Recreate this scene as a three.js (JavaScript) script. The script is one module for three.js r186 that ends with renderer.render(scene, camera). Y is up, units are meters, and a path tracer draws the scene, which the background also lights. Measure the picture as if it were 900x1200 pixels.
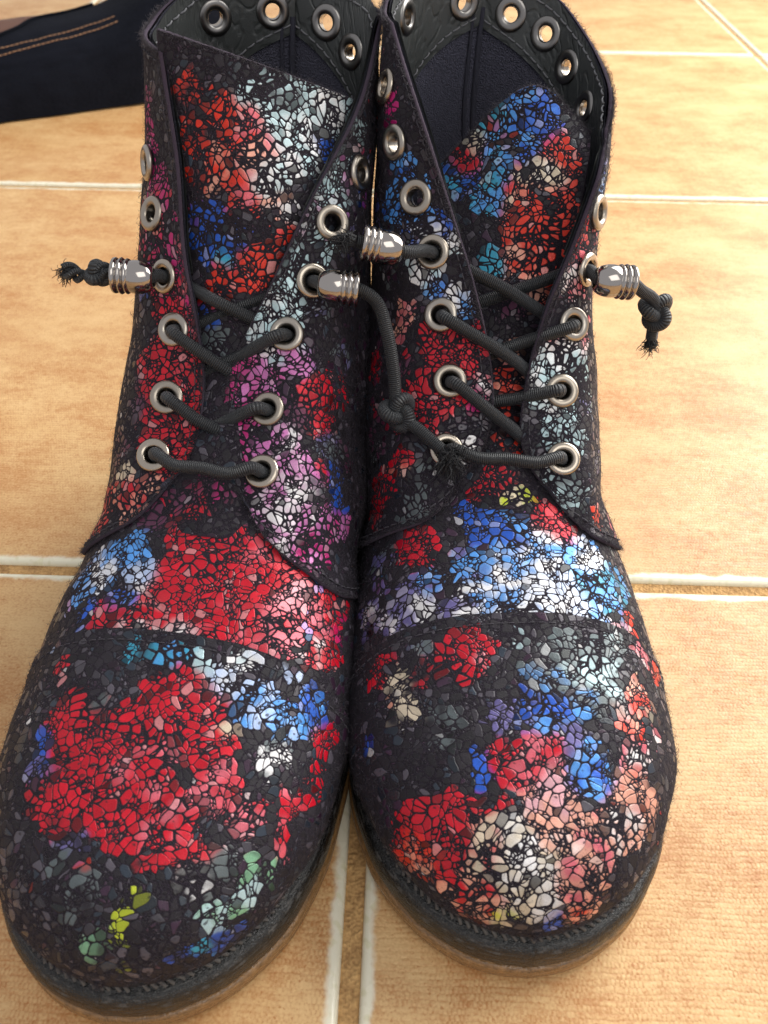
import * as THREE from 'three';
import { ImprovedNoise } from 'three/addons/math/ImprovedNoise.js';
import { mergeGeometries } from 'three/addons/utils/BufferGeometryUtils.js';
import { RoundedBoxGeometry } from 'three/addons/geometries/RoundedBoxGeometry.js';
import { RectAreaLightUniformsLib } from 'three/addons/lights/RectAreaLightUniformsLib.js';

// ---------------------------------------------------------------- camera, light, exposure
const CAM_H = 0.2743;
const scene = new THREE.Scene();
const camera = new THREE.PerspectiveCamera(63.76, 3 / 4, 0.02, 20);
camera.position.set(0, CAM_H, 0);
camera.rotation.order = 'YXZ';
camera.rotation.set(-0.76053, 0, 0.01383);
camera.focus = 0.295;
camera.userData.fStop = 18;

const renderer = new THREE.WebGLRenderer({ antialias: true });
renderer.toneMapping = THREE.LinearToneMapping;
renderer.toneMappingExposure = 1.98;
renderer.shadowMap.enabled = true;
renderer.outputColorSpace = THREE.SRGBColorSpace;

scene.background = new THREE.Color().setRGB(0.31, 0.31, 0.325);       // the pale room round the floor, a soft even light
RectAreaLightUniformsLib.init();
const UNSEEN_SIDE_LIGHT = { x: 1.02, y: 0.85, z: -0.95, w: 1.2, h: 1.2, glow: 10.2 };  // unseen source out of view at the right, lights the right sides and floor
const UNSEEN_FRONT_LIGHT = { x: 0.7, y: 1.6, z: 1.0, w: 1.4, h: 1.2, glow: 2.8 };  // unseen source above and behind the camera, placed to light the toe fronts

// ---------------------------------------------------------------- helpers
const noise = new ImprovedNoise();
const N3 = (x, y, z) => noise.noise(x, y, z);
function rng(seed) { let s = seed >>> 0; return () => { s = (s + 0x6d2b79f5) | 0; let t = Math.imul(s ^ (s >>> 15), 1 | s); t = (t + Math.imul(t ^ (t >>> 7), 61 | t)) ^ t; return ((t ^ (t >>> 14)) >>> 0) / 4294967296; }; }
const clamp = (x, a = 0, b = 1) => Math.min(b, Math.max(a, x));
const smooth = (a, b, x) => { const t = clamp((x - a) / (b - a)); return t * t * (3 - 2 * t); };
const lerp = (a, b, t) => a + (b - a) * t;
const V = (x, y, z) => new THREE.Vector3(x, y, z);
const taken = new Map();
function named(o, name) { o.name = name; return o; }
function numbered(name) { const n = taken.get(name) ?? 0; taken.set(name, n + 1); return n ? name + '_' + String(n).padStart(3, '0') : name; }
function part(name, geometry, material, parent) {
  const m = named(new THREE.Mesh(geometry, material), name);
  m.castShadow = m.receiveShadow = true;
  parent.add(m);
  return m;
}
function thing(name, label, category, group) {
  const g = new THREE.Group(); g.name = numbered(name); g.userData = { label, category };
  if (group) g.userData.group = group;
  scene.add(g); return g;
}
function keyed(keys) {                                       // smooth monotone-ish interpolation of [x, y] keys
  return (x) => {
    const n = keys.length;
    if (x <= keys[0][0]) return keys[0][1];
    if (x >= keys[n - 1][0]) return keys[n - 1][1];
    let i = 0; while (x > keys[i + 1][0]) i++;
    const sl = (k) => (keys[k + 1][1] - keys[k][1]) / (keys[k + 1][0] - keys[k][0]);
    const tan = (k) => { if (k === 0) return sl(0); if (k === n - 1) return sl(n - 2); const a = sl(k - 1), b = sl(k); return a * b <= 0 ? 0 : 2 * a * b / (a + b); };
    const h = keys[i + 1][0] - keys[i][0], t = (x - keys[i][0]) / h, t2 = t * t, t3 = t2 * t;
    return (2 * t3 - 3 * t2 + 1) * keys[i][1] + (t3 - 2 * t2 + t) * h * tan(i) + (-2 * t3 + 3 * t2) * keys[i + 1][1] + (t3 - t2) * h * tan(i + 1);
  };
}
function dataTexture(data, w, h, srgb, channels = 4) {
  const t = new THREE.DataTexture(data, w, h, THREE.RGBAFormat);
  t.magFilter = THREE.LinearFilter; t.minFilter = THREE.LinearMipmapLinearFilter; t.generateMipmaps = true;
  t.wrapS = t.wrapT = THREE.ClampToEdgeWrapping;
  if (srgb) t.colorSpace = THREE.SRGBColorSpace;
  t.needsUpdate = true; return t;
}
const toS = new Uint8Array(4097); for (let i = 0; i <= 4096; i++) { const c = i / 4096; toS[i] = Math.round(255 * (c <= 0.0031308 ? 12.92 * c : 1.055 * Math.pow(c, 1 / 2.4) - 0.055)); }
const s8 = (c) => toS[Math.round(clamp(c) * 4096)];

// ---------------------------------------------------------------- unseen framed glowing panels with area lights, out of view, placed to light boots and floor
function unseenLight(o, name, label, target) {
  const g = thing(name, label, 'window');
  g.position.set(o.x, o.y, o.z); g.lookAt(target);
  const pane = part('pane', new THREE.PlaneGeometry(o.w, o.h), new THREE.MeshStandardMaterial({ color: 0x000000, emissive: new THREE.Color(1.0, 0.985, 0.95), emissiveIntensity: o.glow * 0.5, roughness: 0.4 }), g);
  pane.castShadow = false;
  const wood = new THREE.MeshStandardMaterial({ color: new THREE.Color(0.7, 0.7, 0.68), roughness: 0.5 });
  for (const [x, y, w, h] of [[0, o.h / 2 + 0.03, o.w + 0.12, 0.06], [0, -o.h / 2 - 0.03, o.w + 0.12, 0.06], [-o.w / 2 - 0.03, 0, 0.06, o.h], [o.w / 2 + 0.03, 0, 0.06, o.h]]) {
    const f = part('frame', new RoundedBoxGeometry(w, h, 0.05, 2, 0.006), wood, g); f.position.set(x, y, -0.02);
  }
  const l = new THREE.RectAreaLight(new THREE.Color(1.0, 0.985, 0.95), o.glow, o.w, o.h);
  l.position.set(o.x, o.y, o.z); l.lookAt(target); l.translateZ(-0.012); l.translateZ(0.02);
  l.lookAt(target); scene.add(l);
}
{
  const t = V(0, 0.05, -0.25);
  unseenLight(UNSEEN_SIDE_LIGHT, 'window', 'bright window to the right of the boots', t);
  unseenLight(UNSEEN_FRONT_LIGHT, 'window', 'bright window in front of the boots, behind the camera', t);
}

// RectAreaLight shines along its own -z: Object3D.lookAt on lights points -z at the target, on groups +z.

// ---------------------------------------------------------------- floor of ceramic tiles
const T = 0.42, YAW = 0.02118;
const floor = new THREE.Group(); floor.name = 'floor'; floor.userData = { kind: 'structure', label: 'floor of beige woven-look ceramic tiles with brown grout joints' };
floor.rotation.y = -YAW; scene.add(floor);
{
  const S = 2048, mk = (seed) => {
    const col = new Uint8Array(S * S * 4), orm = new Uint8Array(S * S * 4), r = rng(seed * 77 + 5);
    const streak = new Float32Array(S * 2); for (let i = 0; i < S * 2; i++) streak[i] = r();
    for (let y = 0; y < S; y++) for (let x = 0; x < S; x++) {
      const u = x / S, v = y / S, mx = u * 414, my = v * 414;                     // millimetres
      // woven threads: thin lines across, finer ones along, broken up by noise
      const wob = 1.6 * N3(mx * 0.02, my * 0.05, seed) + 0.55 * N3(mx * 0.09, my * 0.12, seed + 77) + 0.35 * N3(mx * 0.2, my * 0.2, seed + 3);
      const ly = my + wob, row = Math.floor(ly / 1.85), fy = ly / 1.85 - row;
      const mxw = mx + 0.35 * N3(mx * 0.25, my * 0.25, seed + 60) + (row & 1) * 0.7, cxn = Math.floor(mxw / 1.4), fx = mxw / 1.4 - cxn;
      const rowR = streak[(row * 7 + 1000) % (2 * S)], colR = streak[(cxn * 13 + 500) % (2 * S)];
      const thread = Math.pow(Math.abs(Math.sin(Math.PI * fy)), 0.8), warp = Math.abs(Math.sin(Math.PI * fx));
      const streaky = 0.55 * N3(mx * 0.07 + rowR * 40, row * 0.9, seed + 9) + 0.7 * N3(mx * 0.35 + rowR * 90, row * 1.7, seed + 2);
      const cloud = 0.9 * N3(mx * 0.014, my * 0.019, seed + 20) + 0.7 * N3(mx * 0.035, my * 0.055, seed + 31) + 0.5 * N3(mx * 0.09, my * 0.15, seed + 7) + 0.3 * N3(mx * 0.3, my * 0.4, seed + 17);
      const weaveOn = smooth(-0.25, 0.35, N3(mx * 0.01, my * 0.012, seed + 50) + 0.15);
      const brk = clamp(0.55 + 1.1 * N3(mx * 0.11, my * 0.3, seed + 41) + 0.5 * N3(mx * 0.5, my * 0.5, seed + 43), 0, 1.3);
      let k = 0.66 + 0.29 * cloud + 0.20 * streaky * (0.4 + weaveOn) - 0.17 * (1 - thread) * (0.35 + weaveOn) * brk - 0.30 * (1 - warp) * (0.25 + weaveOn) * (0.4 + 0.6 * colR) * (1.3 - brk);
      k += 0.26 * N3(mx * 0.9, my * 1.1, seed) + 0.16 * N3(mx * 2.2, my * 2.2, seed + 5) - 0.35 * smooth(0.42, 0.62, N3(mx * 0.8 + 9, my * 0.8, seed + 15));
      k = clamp(k, 0, 1.15);
      const k2 = smooth(0.0, 1.0, k);
      let R = lerp(0.43, 0.68, k2), G = lerp(0.175, 0.445, k2), B = lerp(0.048, 0.205, k2);
      const blush = smooth(0.1, 0.6, N3(mx * 0.016 + 9, my * 0.03, seed + 71)); R *= 1 - 0.05 * blush; G *= 1 - 0.09 * blush; B *= 1 - 0.14 * blush;
      // pale glaze rim
      const e = Math.min(mx, my, 414 - mx, 414 - my) + 1.5 * N3(mx * 0.12, my * 0.12, seed + 4) + 0.5 * N3(mx * 0.6, my * 0.6, seed);
      const rim = 1 - smooth(2.6, 5.2, e);
      const gr = 1 - 0.10 * smooth(0.05, 0.5, N3(mx * 0.35, my * 0.35, seed + 90)); R = lerp(R, 0.80 * gr, rim); G = lerp(G, 0.745 * gr, rim); B = lerp(B, 0.58 * gr * gr, rim);
      const i = (y * S + x) * 4;
      col[i] = s8(R); col[i + 1] = s8(G); col[i + 2] = s8(B); col[i + 3] = 255;
      orm[i] = 255 * clamp(0.5 + (0.22 * thread + 0.1 * warp * weaveOn) * (1 - rim) + 0.2 * N3(mx * 1.1, my * 1.3, seed) * (1 - rim));
      orm[i + 1] = 255 * clamp(0.46 + 0.12 * N3(mx * 0.2, my * 0.3, seed + 1) - 0.22 * rim); orm[i + 2] = 0; orm[i + 3] = 255;
    }
    const map = dataTexture(col, S, S, true), o = dataTexture(orm, S, S, false);
    return new THREE.MeshStandardMaterial({ map, roughnessMap: o, bumpMap: o, bumpScale: 0.00026, roughness: 1, metalness: 0 });
  };
  const mats = [mk(1), mk(2)];
  const groutM = (() => {
    const n = 1024, c = new Uint8Array(n * n * 4), b = new Uint8Array(n * n * 4);
    for (let y = 0; y < n; y++) for (let x = 0; x < n; x++) {
      const i = (y * n + x) * 4, mx = x * 0.41, my = y * 0.41;
      const g = 0.55 + 0.35 * N3(mx * 1.1, my * 1.1, 3) + 0.3 * N3(mx * 0.16, my * 0.16, 8) + 0.25 * N3(mx * 0.5, my * 0.5, 5) + 0.2 * N3(mx * 2.2, my * 0.25, 15);
      c[i] = s8(lerp(0.22, 0.66, g)); c[i + 1] = s8(lerp(0.105, 0.40, g)); c[i + 2] = s8(lerp(0.035, 0.16, g)); c[i + 3] = 255;
      b[i] = 255 * clamp(g); b[i + 1] = 235; b[i + 2] = 0; b[i + 3] = 255;
    }
    const map = dataTexture(c, n, n, true), o = dataTexture(b, n, n, false);
    for (const t of [map, o]) t.wrapS = t.wrapT = THREE.RepeatWrapping;
    return new THREE.MeshStandardMaterial({ map, roughnessMap: o, bumpMap: o, bumpScale: 0.0012, roughness: 1 });
  })();
  const g = new THREE.PlaneGeometry(3.78, 3.78); g.rotateX(-Math.PI / 2);
  for (let i = 0; i < g.attributes.uv.count; i++) g.attributes.uv.setXY(i, g.attributes.uv.getX(i) * 9, g.attributes.uv.getY(i) * 9);
  const bed = part('grout', g, groutM, floor); bed.position.set(0, -0.0024, -1.0);
  // one tile: a slab with a softly rounded rim
  const tileGeo = (() => {
    const w = T - 0.0062, hw = w / 2, prof = [[0, -0.008], [0, -0.0022], [0.0004, -0.0011], [0.0011, -0.0004], [0.0022, -0.00005], [0.004, 0], [hw - 0.001, 0]];
    const pos = [], uv = [], idx = [], M = prof.length;
    const n = 4, R = 0.003, ring = [];
    for (let c = 0; c < 4; c++) for (let k = 0; k <= 4; k++) { const a = Math.PI / 2 * (c + k / 4); const cx = [1, -1, -1, 1][c] * (hw - R), cz = [1, 1, -1, -1][c] * (hw - R); ring.push([cx + R * Math.cos(a), cz + R * Math.sin(a)]); }
    for (const [ins, y] of prof) for (const [x, z] of ring) { const s = (hw - ins) / hw; pos.push(x * s, y, z * s); uv.push(x * s / w + 0.5, 0.5 - z * s / w); }
    const K = ring.length;
    for (let j = 0; j < M - 1; j++) for (let i = 0; i < K; i++) { const a = j * K + i, b = j * K + (i + 1) % K; idx.push(a, a + K, b, b, a + K, b + K); }
    const c0 = pos.length / 3; pos.push(0, 0, 0); uv.push(0.5, 0.5);
    for (let i = 0; i < K; i++) idx.push((M - 1) * K + i, c0, (M - 1) * K + (i + 1) % K);
    const q = new THREE.BufferGeometry(); q.setAttribute('position', new THREE.Float32BufferAttribute(pos, 3)); q.setAttribute('uv', new THREE.Float32BufferAttribute(uv, 2)); q.setIndex(idx); q.computeVertexNormals(); return q;
  })();
  const rr = rng(11);
  let n = 0;
  for (let j = -3; j <= 1; j++) for (let i = -3; i <= 2; i++) {
    const m = part('tile' + (n ? '_' + String(n).padStart(3, '0') : ''), tileGeo, mats[(i + j + 10) % 2], floor); n++;
    m.position.set((-0.0239 + i + 0.5) * T, (rr() - 0.5) * 0.0004, (-0.585 + j + 0.5) * T);
    m.rotation.y = rr() < 0.5 ? 0 : Math.PI;
  }
}

// ---------------------------------------------------------------- printed crackle fabric: a foil print broken into cells, on dark napped suede
const COLORS = {
  red: [0.52, 0.006, 0.020], scarlet: [0.62, 0.028, 0.010], rose: [0.62, 0.13, 0.17], pink: [0.68, 0.36, 0.40], white: [0.76, 0.745, 0.745], magenta: [0.46, 0.012, 0.15], lilac: [0.55, 0.17, 0.42],
  blue: [0.015, 0.085, 0.46], sky: [0.085, 0.30, 0.72], pale: [0.42, 0.52, 0.74], teal: [0.04, 0.31, 0.46], ice: [0.44, 0.60, 0.63], violet: [0.13, 0.11, 0.28], grey: [0.10, 0.12, 0.125], lime: [0.48, 0.55, 0.03], green: [0.18, 0.36, 0.22],
  peach: [0.70, 0.33, 0.24], dark: [0.018, 0.014, 0.019], cream: [0.62, 0.52, 0.38], plum: [0.10, 0.025, 0.06],
};
const G = 32, CELL = 0.00295, jit = new Float32Array(G * G * G * 4);
{ const r = rng(4242); for (let i = 0; i < jit.length; i++) jit[i] = r(); }
// the painted print: soft blotches that run into one another; returns its colour and how much of it is there
function printAt(x, y, z, blobs) {
  const wx = 0.005 * N3(x * 70, y * 70, z * 70) + 0.0022 * N3(x * 210, y * 210, z * 210), wy = 0.005 * N3(x * 70 + 31, y * 70, z * 70) + 0.0022 * N3(x * 210 + 9, y * 210, z * 210), wz = 0.005 * N3(x * 70, y * 70 + 17, z * 70);
  let R = 0, Gg = 0, B = 0, W = 0, most = 0;
  const mixN = N3(x * 150 + 3, y * 150, z * 150) + 0.5 * N3(x * 330, y * 330, z * 330);
  blobs.forEach((b, i) => {
    const dx = x + wx - b[0], dy = y + wy - b[1], dz = z + wz - b[2], q = (dx * dx + dy * dy + dz * dz) / (b[3] * b[3]);
    if (q > 2.2) return;
    const w = Math.exp(-q * 2.3), w3 = w * w * w, c = COLORS[b[4]], e = b[5] ? COLORS[b[5]] : c, t = b[5] ? smooth(-0.12, 0.32, mixN * (i & 1 ? 1 : -1)) : 0;
    R += w3 * lerp(c[0], e[0], t); Gg += w3 * lerp(c[1], e[1], t); B += w3 * lerp(c[2], e[2], t); W += w3; if (w > most) most = w;
  });
  return W > 0 ? [R / W, Gg / W, B / W, smooth(0.075, 0.26, most)] : [0, 0, 0, 0];
}
function voronoi(qx, qy, qz, nx, ny, nz) {                     // nearest site and the distance, along the surface, to the nearest two walls
  const cx = Math.floor(qx), cy = Math.floor(qy), cz = Math.floor(qz);
  let d1 = 1e9, s1 = 0, s1x = 0, s1y = 0, s1z = 0, edge = 9, edge2 = 9;
  for (let k = -1; k <= 1; k++) for (let j = -1; j <= 1; j++) for (let i = -1; i <= 1; i++) {
    const X = cx + i, Y = cy + j, Z = cz + k, id = ((Z & 31) * 32 + (Y & 31)) * 32 + (X & 31);
    if (jit[id * 4 + 3] <= 0.3) continue;
    const sx = X + jit[id * 4], sy = Y + jit[id * 4 + 1], sz = Z + jit[id * 4 + 2], dx = sx - qx, dy = sy - qy, dz = sz - qz, d = dx * dx + dy * dy + dz * dz;
    if (d < d1) { d1 = d; s1 = id; s1x = sx; s1y = sy; s1z = sz; }
  }
  for (let k = -1; k <= 1; k++) for (let j = -1; j <= 1; j++) for (let i = -1; i <= 1; i++) {
    const X = cx + i, Y = cy + j, Z = cz + k, id = ((Z & 31) * 32 + (Y & 31)) * 32 + (X & 31);
    if (id === s1 || jit[id * 4 + 3] <= 0.3) continue;
    const sx = X + jit[id * 4], sy = Y + jit[id * 4 + 1], sz = Z + jit[id * 4 + 2], ex = sx - s1x, ey = sy - s1y, ez = sz - s1z, el = Math.hypot(ex, ey, ez) || 1;
    const dist = ((sx + s1x) * 0.5 - qx) * ex / el + ((sy + s1y) * 0.5 - qy) * ey / el + ((sz + s1z) * 0.5 - qz) * ez / el;
    const nd = (ex * nx + ey * ny + ez * nz) / el, d = dist / Math.max(0.35, Math.sqrt(Math.max(0, 1 - nd * nd)));
    if (d < edge) { edge2 = edge; edge = d; } else if (d < edge2) edge2 = d;
  }
  return [s1, s1x, s1y, s1z, edge, edge2];
}
function bakeFabric(surf, nu, nv, blobs, opt = {}) {
  const W = opt.w ?? 1024, Hh = opt.h ?? 1024, col = new Uint8Array(W * Hh * 4), orm = new Uint8Array(W * Hh * 4), cache = new Map(), holes = opt.holes ?? [];
  const p = surf, at = (i, j, c) => p[(j * (nu + 1) + i) * 3 + c];
  const cellScale = opt.cell ?? 1, C = CELL * cellScale;
  const CW = Math.ceil(W / 8) + 1, CH = Math.ceil(Hh / 8) + 1, field8 = new Float32Array(CW * CH * 3);      // the print on a coarse grid, for its run of colour inside a flake
  for (let y = 0; y < CH; y++) for (let x = 0; x < CW; x++) {
    const fu = Math.min(0.9999, x * 8 / W) * nu, fv = Math.min(0.9999, y * 8 / Hh) * nv, i = Math.floor(fu), j = Math.floor(fv), a = fu - i, b = fv - j, q = [0, 1, 2].map((c) => (at(i, j, c) * (1 - a) + at(i + 1, j, c) * a) * (1 - b) + (at(i, j + 1, c) * (1 - a) + at(i + 1, j + 1, c) * a) * b);
    field8.set(printAt(q[0], q[1], q[2], blobs).slice(0, 3), (y * CW + x) * 3);
  }
  for (let y = 0; y < Hh; y++) for (let x = 0; x < W; x++) {
    const fu = (x + 0.5) / W * nu, fv = (y + 0.5) / Hh * nv, i0 = Math.min(nu - 1, Math.floor(fu)), j0 = Math.min(nv - 1, Math.floor(fv)), a = fu - i0, b = fv - j0;
    const P = [0, 0, 0], E1 = [0, 0, 0], E2 = [0, 0, 0];
    for (let c = 0; c < 3; c++) {
      const p00 = at(i0, j0, c), p10 = at(i0 + 1, j0, c), p01 = at(i0, j0 + 1, c), p11 = at(i0 + 1, j0 + 1, c);
      P[c] = (p00 * (1 - a) + p10 * a) * (1 - b) + (p01 * (1 - a) + p11 * a) * b;
      E1[c] = (p10 - p00) * (1 - b) + (p11 - p01) * b; E2[c] = (p01 - p00) * (1 - a) + (p11 - p10) * a;
    }
    let nx = E1[1] * E2[2] - E1[2] * E2[1], ny = E1[2] * E2[0] - E1[0] * E2[2], nz = E1[0] * E2[1] - E1[1] * E2[0];
    const nl = Math.hypot(nx, ny, nz) || 1; nx /= nl; ny /= nl; nz /= nl;
    const [px, py, pz] = P;
    const w1 = N3(px * 95, py * 95, pz * 95), w2 = N3(px * 95 + 40, py * 95, pz * 95), w3 = N3(px * 95, py * 95 + 40, pz * 95);
    const f1 = N3(px * 420, py * 420, pz * 420), f2 = N3(px * 420 + 7, py * 420, pz * 420);
    const qx = (px + 0.0026 * w1 + 0.00035 * f1) / C + 500, qy = (py + 0.0026 * w2 + 0.00035 * f2) / C + 500, qz = (pz + 0.0026 * w3) / C + 500;
    let [s1, s1x, s1y, s1z, edge, edge2] = voronoi(qx, qy, qz, nx, ny, nz);
    let unit = C;
    if (jit[s1 * 4] * 7 % 1 < 0.34) {                          // many flakes have cracked again into small ones
      const k = 1.7, [e1, e1x, e1y, e1z, g1, g2] = voronoi(qx * k + 11, qy * k + 7, qz * k + 3, nx, ny, nz);
      if (g1 / k < edge) { edge2 = Math.min(edge, g2 / k); edge = g1 / k; }
      s1 = (s1 * 31 + e1) & 32767; s1x = (e1x - 11) / k; s1y = (e1y - 7) / k; s1z = (e1z - 3) / k;
    }
    // rounded corners: two near walls eat the corner
    const em = (edge - 0.055 * Math.exp(-(edge2 - edge) * 10)) * C * 1000;       // mm from the wall
      let cell = cache.get(s1 * 4096 + (Math.floor(s1x * 4) & 63) * 64 + (Math.floor(s1z * 4) & 63));
    if (!cell) {
      const r1 = (jit[s1 * 4 + 3] * 37.7 + jit[s1 * 4] * 11.3) % 1, r2 = (r1 * 917.13) % 1, r3 = (r1 * 5171.7) % 1, r4 = (r1 * 333.77) % 1;
      const X = (s1x - 500) * C, Y = (s1y - 500) * C, Z = (s1z - 500) * C;
      const P4 = printAt(X, Y, Z, blobs);
      let c, on = 1;
      if (P4[3] > 0.02) {
        c = P4; let f = 0.78 + 0.4 * r4;
        if (r2 > 0.95) f *= 0.2; else if (r1 > 0.25 + 0.9 * P4[3]) { f *= 0.10 + 0.35 * r4; on = 0.8; }       // the print thins out towards a blotch's border
        c = [c[0] * f, c[1] * f, c[2] * f, f]; if (r2 < 0.05) c = [lerp(c[0], 0.62, 0.6), lerp(c[1], 0.6, 0.6), lerp(c[2], 0.6, 0.6), f];
      } else { const br = 0.35 + 1.3 * r4 * r4;                           // bare suede, with flecks of worn-off foil
        c = [0.013 * br, 0.0105 * br, 0.0135 * br]; on = 0;
        if (r3 < (opt.fleck ?? 0.3) + 0.25 * smooth(0.0, 0.4, N3(X * 45, Y * 45, Z * 45 + 9))) { const q = r3 * 40 % 1, w = q < 0.5 ? [0.115, 0.10, 0.125] : q < 0.75 ? [0.055, 0.022, 0.05] : [0.04, 0.055, 0.08]; const f = 0.2 + 0.6 * r4; c = [w[0] * f, w[1] * f, w[2] * f]; on = 0.7; } }
      const ta = r3 * 6.283, tb = r4 * 6.283; cell = { c, on, r: r3, x: s1x, y: s1y, z: s1z, tx: Math.cos(ta), ty: Math.sin(ta) * Math.cos(tb), tz: Math.sin(ta) * Math.sin(tb) };
      cache.set(s1 * 4096 + (Math.floor(s1x * 4) & 63) * 64 + (Math.floor(s1z * 4) & 63), cell);
    }
    const field = N3(px * 60 + 5, py * 60, pz * 60);
    const gap = (0.125 + 0.20 * smooth(-0.05, 0.5, field) + (opt.gap ?? 0) + 0.14 * (cell.r - 0.5)) + 0.10 * f1;
    const inside = smooth(gap - 0.05, gap + 0.07, em);
    // napped suede in the joints: short curly fibres
    const fib = Math.abs(N3(px * 1500 + 2 * f1, py * 1500 + 2 * f2, pz * 1500)), fib2 = N3(px * 3100, py * 3100, pz * 3100), worn = N3(px * 35, py * 35 + 50, pz * 35);
    const nap = 0.55 + 0.9 * (1 - smooth(0.0, 0.22, fib)) + 0.5 * fib2;
    let r = 0.0130 * nap + 0.001, g = 0.0088 * nap + 0.0008, bl = 0.0158 * nap + 0.001;
    const dull = cell.on ? 0.94 : 0.55;
    const weave = 1 + 0.16 * fib2 + 0.10 * f2;
    const scuff = cell.on ? smooth(0.50, 0.68, Math.abs(N3(px * 520, py * 900, pz * 700)) + 0.45 * worn) : 0;
    const m = inside * dull * (1 - 0.75 * scuff);
    let cc = cell.c;
    if (cell.on === 1) { const gx = Math.min(CW - 1.001, x / 8), gy = Math.min(CH - 1.001, y / 8), ix = Math.floor(gx), iy = Math.floor(gy), ax = gx - ix, ay = gy - iy, k0 = (iy * CW + ix) * 3, k1 = k0 + CW * 3, L = (c) => ((field8[k0 + c] * (1 - ax) + field8[k0 + 3 + c] * ax) * (1 - ay) + (field8[k1 + c] * (1 - ax) + field8[k1 + 3 + c] * ax) * ay) * (cell.c[3] ?? 1); const fr = L(0), fg = L(1), fb = L(2); if (fr + fg + fb > 0.01) cc = [lerp(cell.c[0], fr, 0.5), lerp(cell.c[1], fg, 0.5), lerp(cell.c[2], fb, 0.5)]; }
    r = lerp(r, cc[0] * weave, m); g = lerp(g, cc[1] * weave, m); bl = lerp(bl, cc[2] * weave, m);
    const o = (y * W + x) * 4;
    col[o] = s8(r); col[o + 1] = s8(g); col[o + 2] = s8(bl); col[o + 3] = 255;
    for (const h of holes) { const hx = px - h.x, hy = py - h.y, hz = pz - h.z; if (hx * hx + hy * hy + hz * hz < h.r * h.r) col[o + 3] = 0; }
    const dome = smooth(gap - 0.08, gap + 0.16, em), tilt = ((qx - cell.x) * cell.tx + (qy - cell.y) * cell.ty + (qz - cell.z) * cell.tz) * 0.16 * dome;    // each flake lies at its own slight angle
    orm[o] = 255 * clamp((cell.on ? 0.30 + 0.30 * dome + 1.3 * tilt : 0.30 + 0.16 * dome) + 0.14 * (fib2 + 0.4) * (1 - inside) + 0.05 * fib2 + 0.10 * (1 - smooth(0, 0.2, fib)) * (1 - m));
    orm[o + 1] = 255 * clamp(lerp(0.95, cell.on ? 0.26 + 0.22 * cell.r : 0.66, inside * (1 - 0.5 * scuff)));
    orm[o + 2] = cell.on === 1 ? 255 * 0.22 * m : 0; orm[o + 3] = 255;
    if (opt.bare && m < 0.2) opt.bare[Math.floor(y / 4) * Math.ceil(W / 4) + Math.floor(x / 4)]++;
  }
  const map = dataTexture(col, W, Hh, true), o = dataTexture(orm, W, Hh, false);
  const m = new THREE.MeshPhysicalMaterial({ metalnessMap: o, map, roughnessMap: o, bumpMap: o, bumpScale: 0.0006, roughness: 1, metalness: 1, specularIntensity: 0.8 });
  if (holes.length) m.alphaTest = 0.5;
  return m;
}

// a sheet: grid of points -> geometry with uv 0..1
function gridPoints(f, nu, nv) { const a = new Float32Array((nu + 1) * (nv + 1) * 3); for (let j = 0; j <= nv; j++) for (let i = 0; i <= nu; i++) { const q = f(i / nu, j / nv); a.set([q.x, q.y, q.z], (j * (nu + 1) + i) * 3); } return a; }
function gridGeometry(pts, nu, nv, flip) {
  const g = new THREE.BufferGeometry(), uv = [], idx = [];
  for (let j = 0; j <= nv; j++) for (let i = 0; i <= nu; i++) uv.push(i / nu, j / nv);
  for (let j = 0; j < nv; j++) for (let i = 0; i < nu; i++) { const a = j * (nu + 1) + i, b = a + 1, c = a + nu + 1, d = c + 1; flip ? idx.push(a, c, b, b, c, d) : idx.push(a, b, c, b, d, c); }
  g.setAttribute('position', new THREE.BufferAttribute(pts, 3)); g.setAttribute('uv', new THREE.Float32BufferAttribute(uv, 2)); g.setIndex(idx); g.computeVertexNormals(); return g;
}
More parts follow.
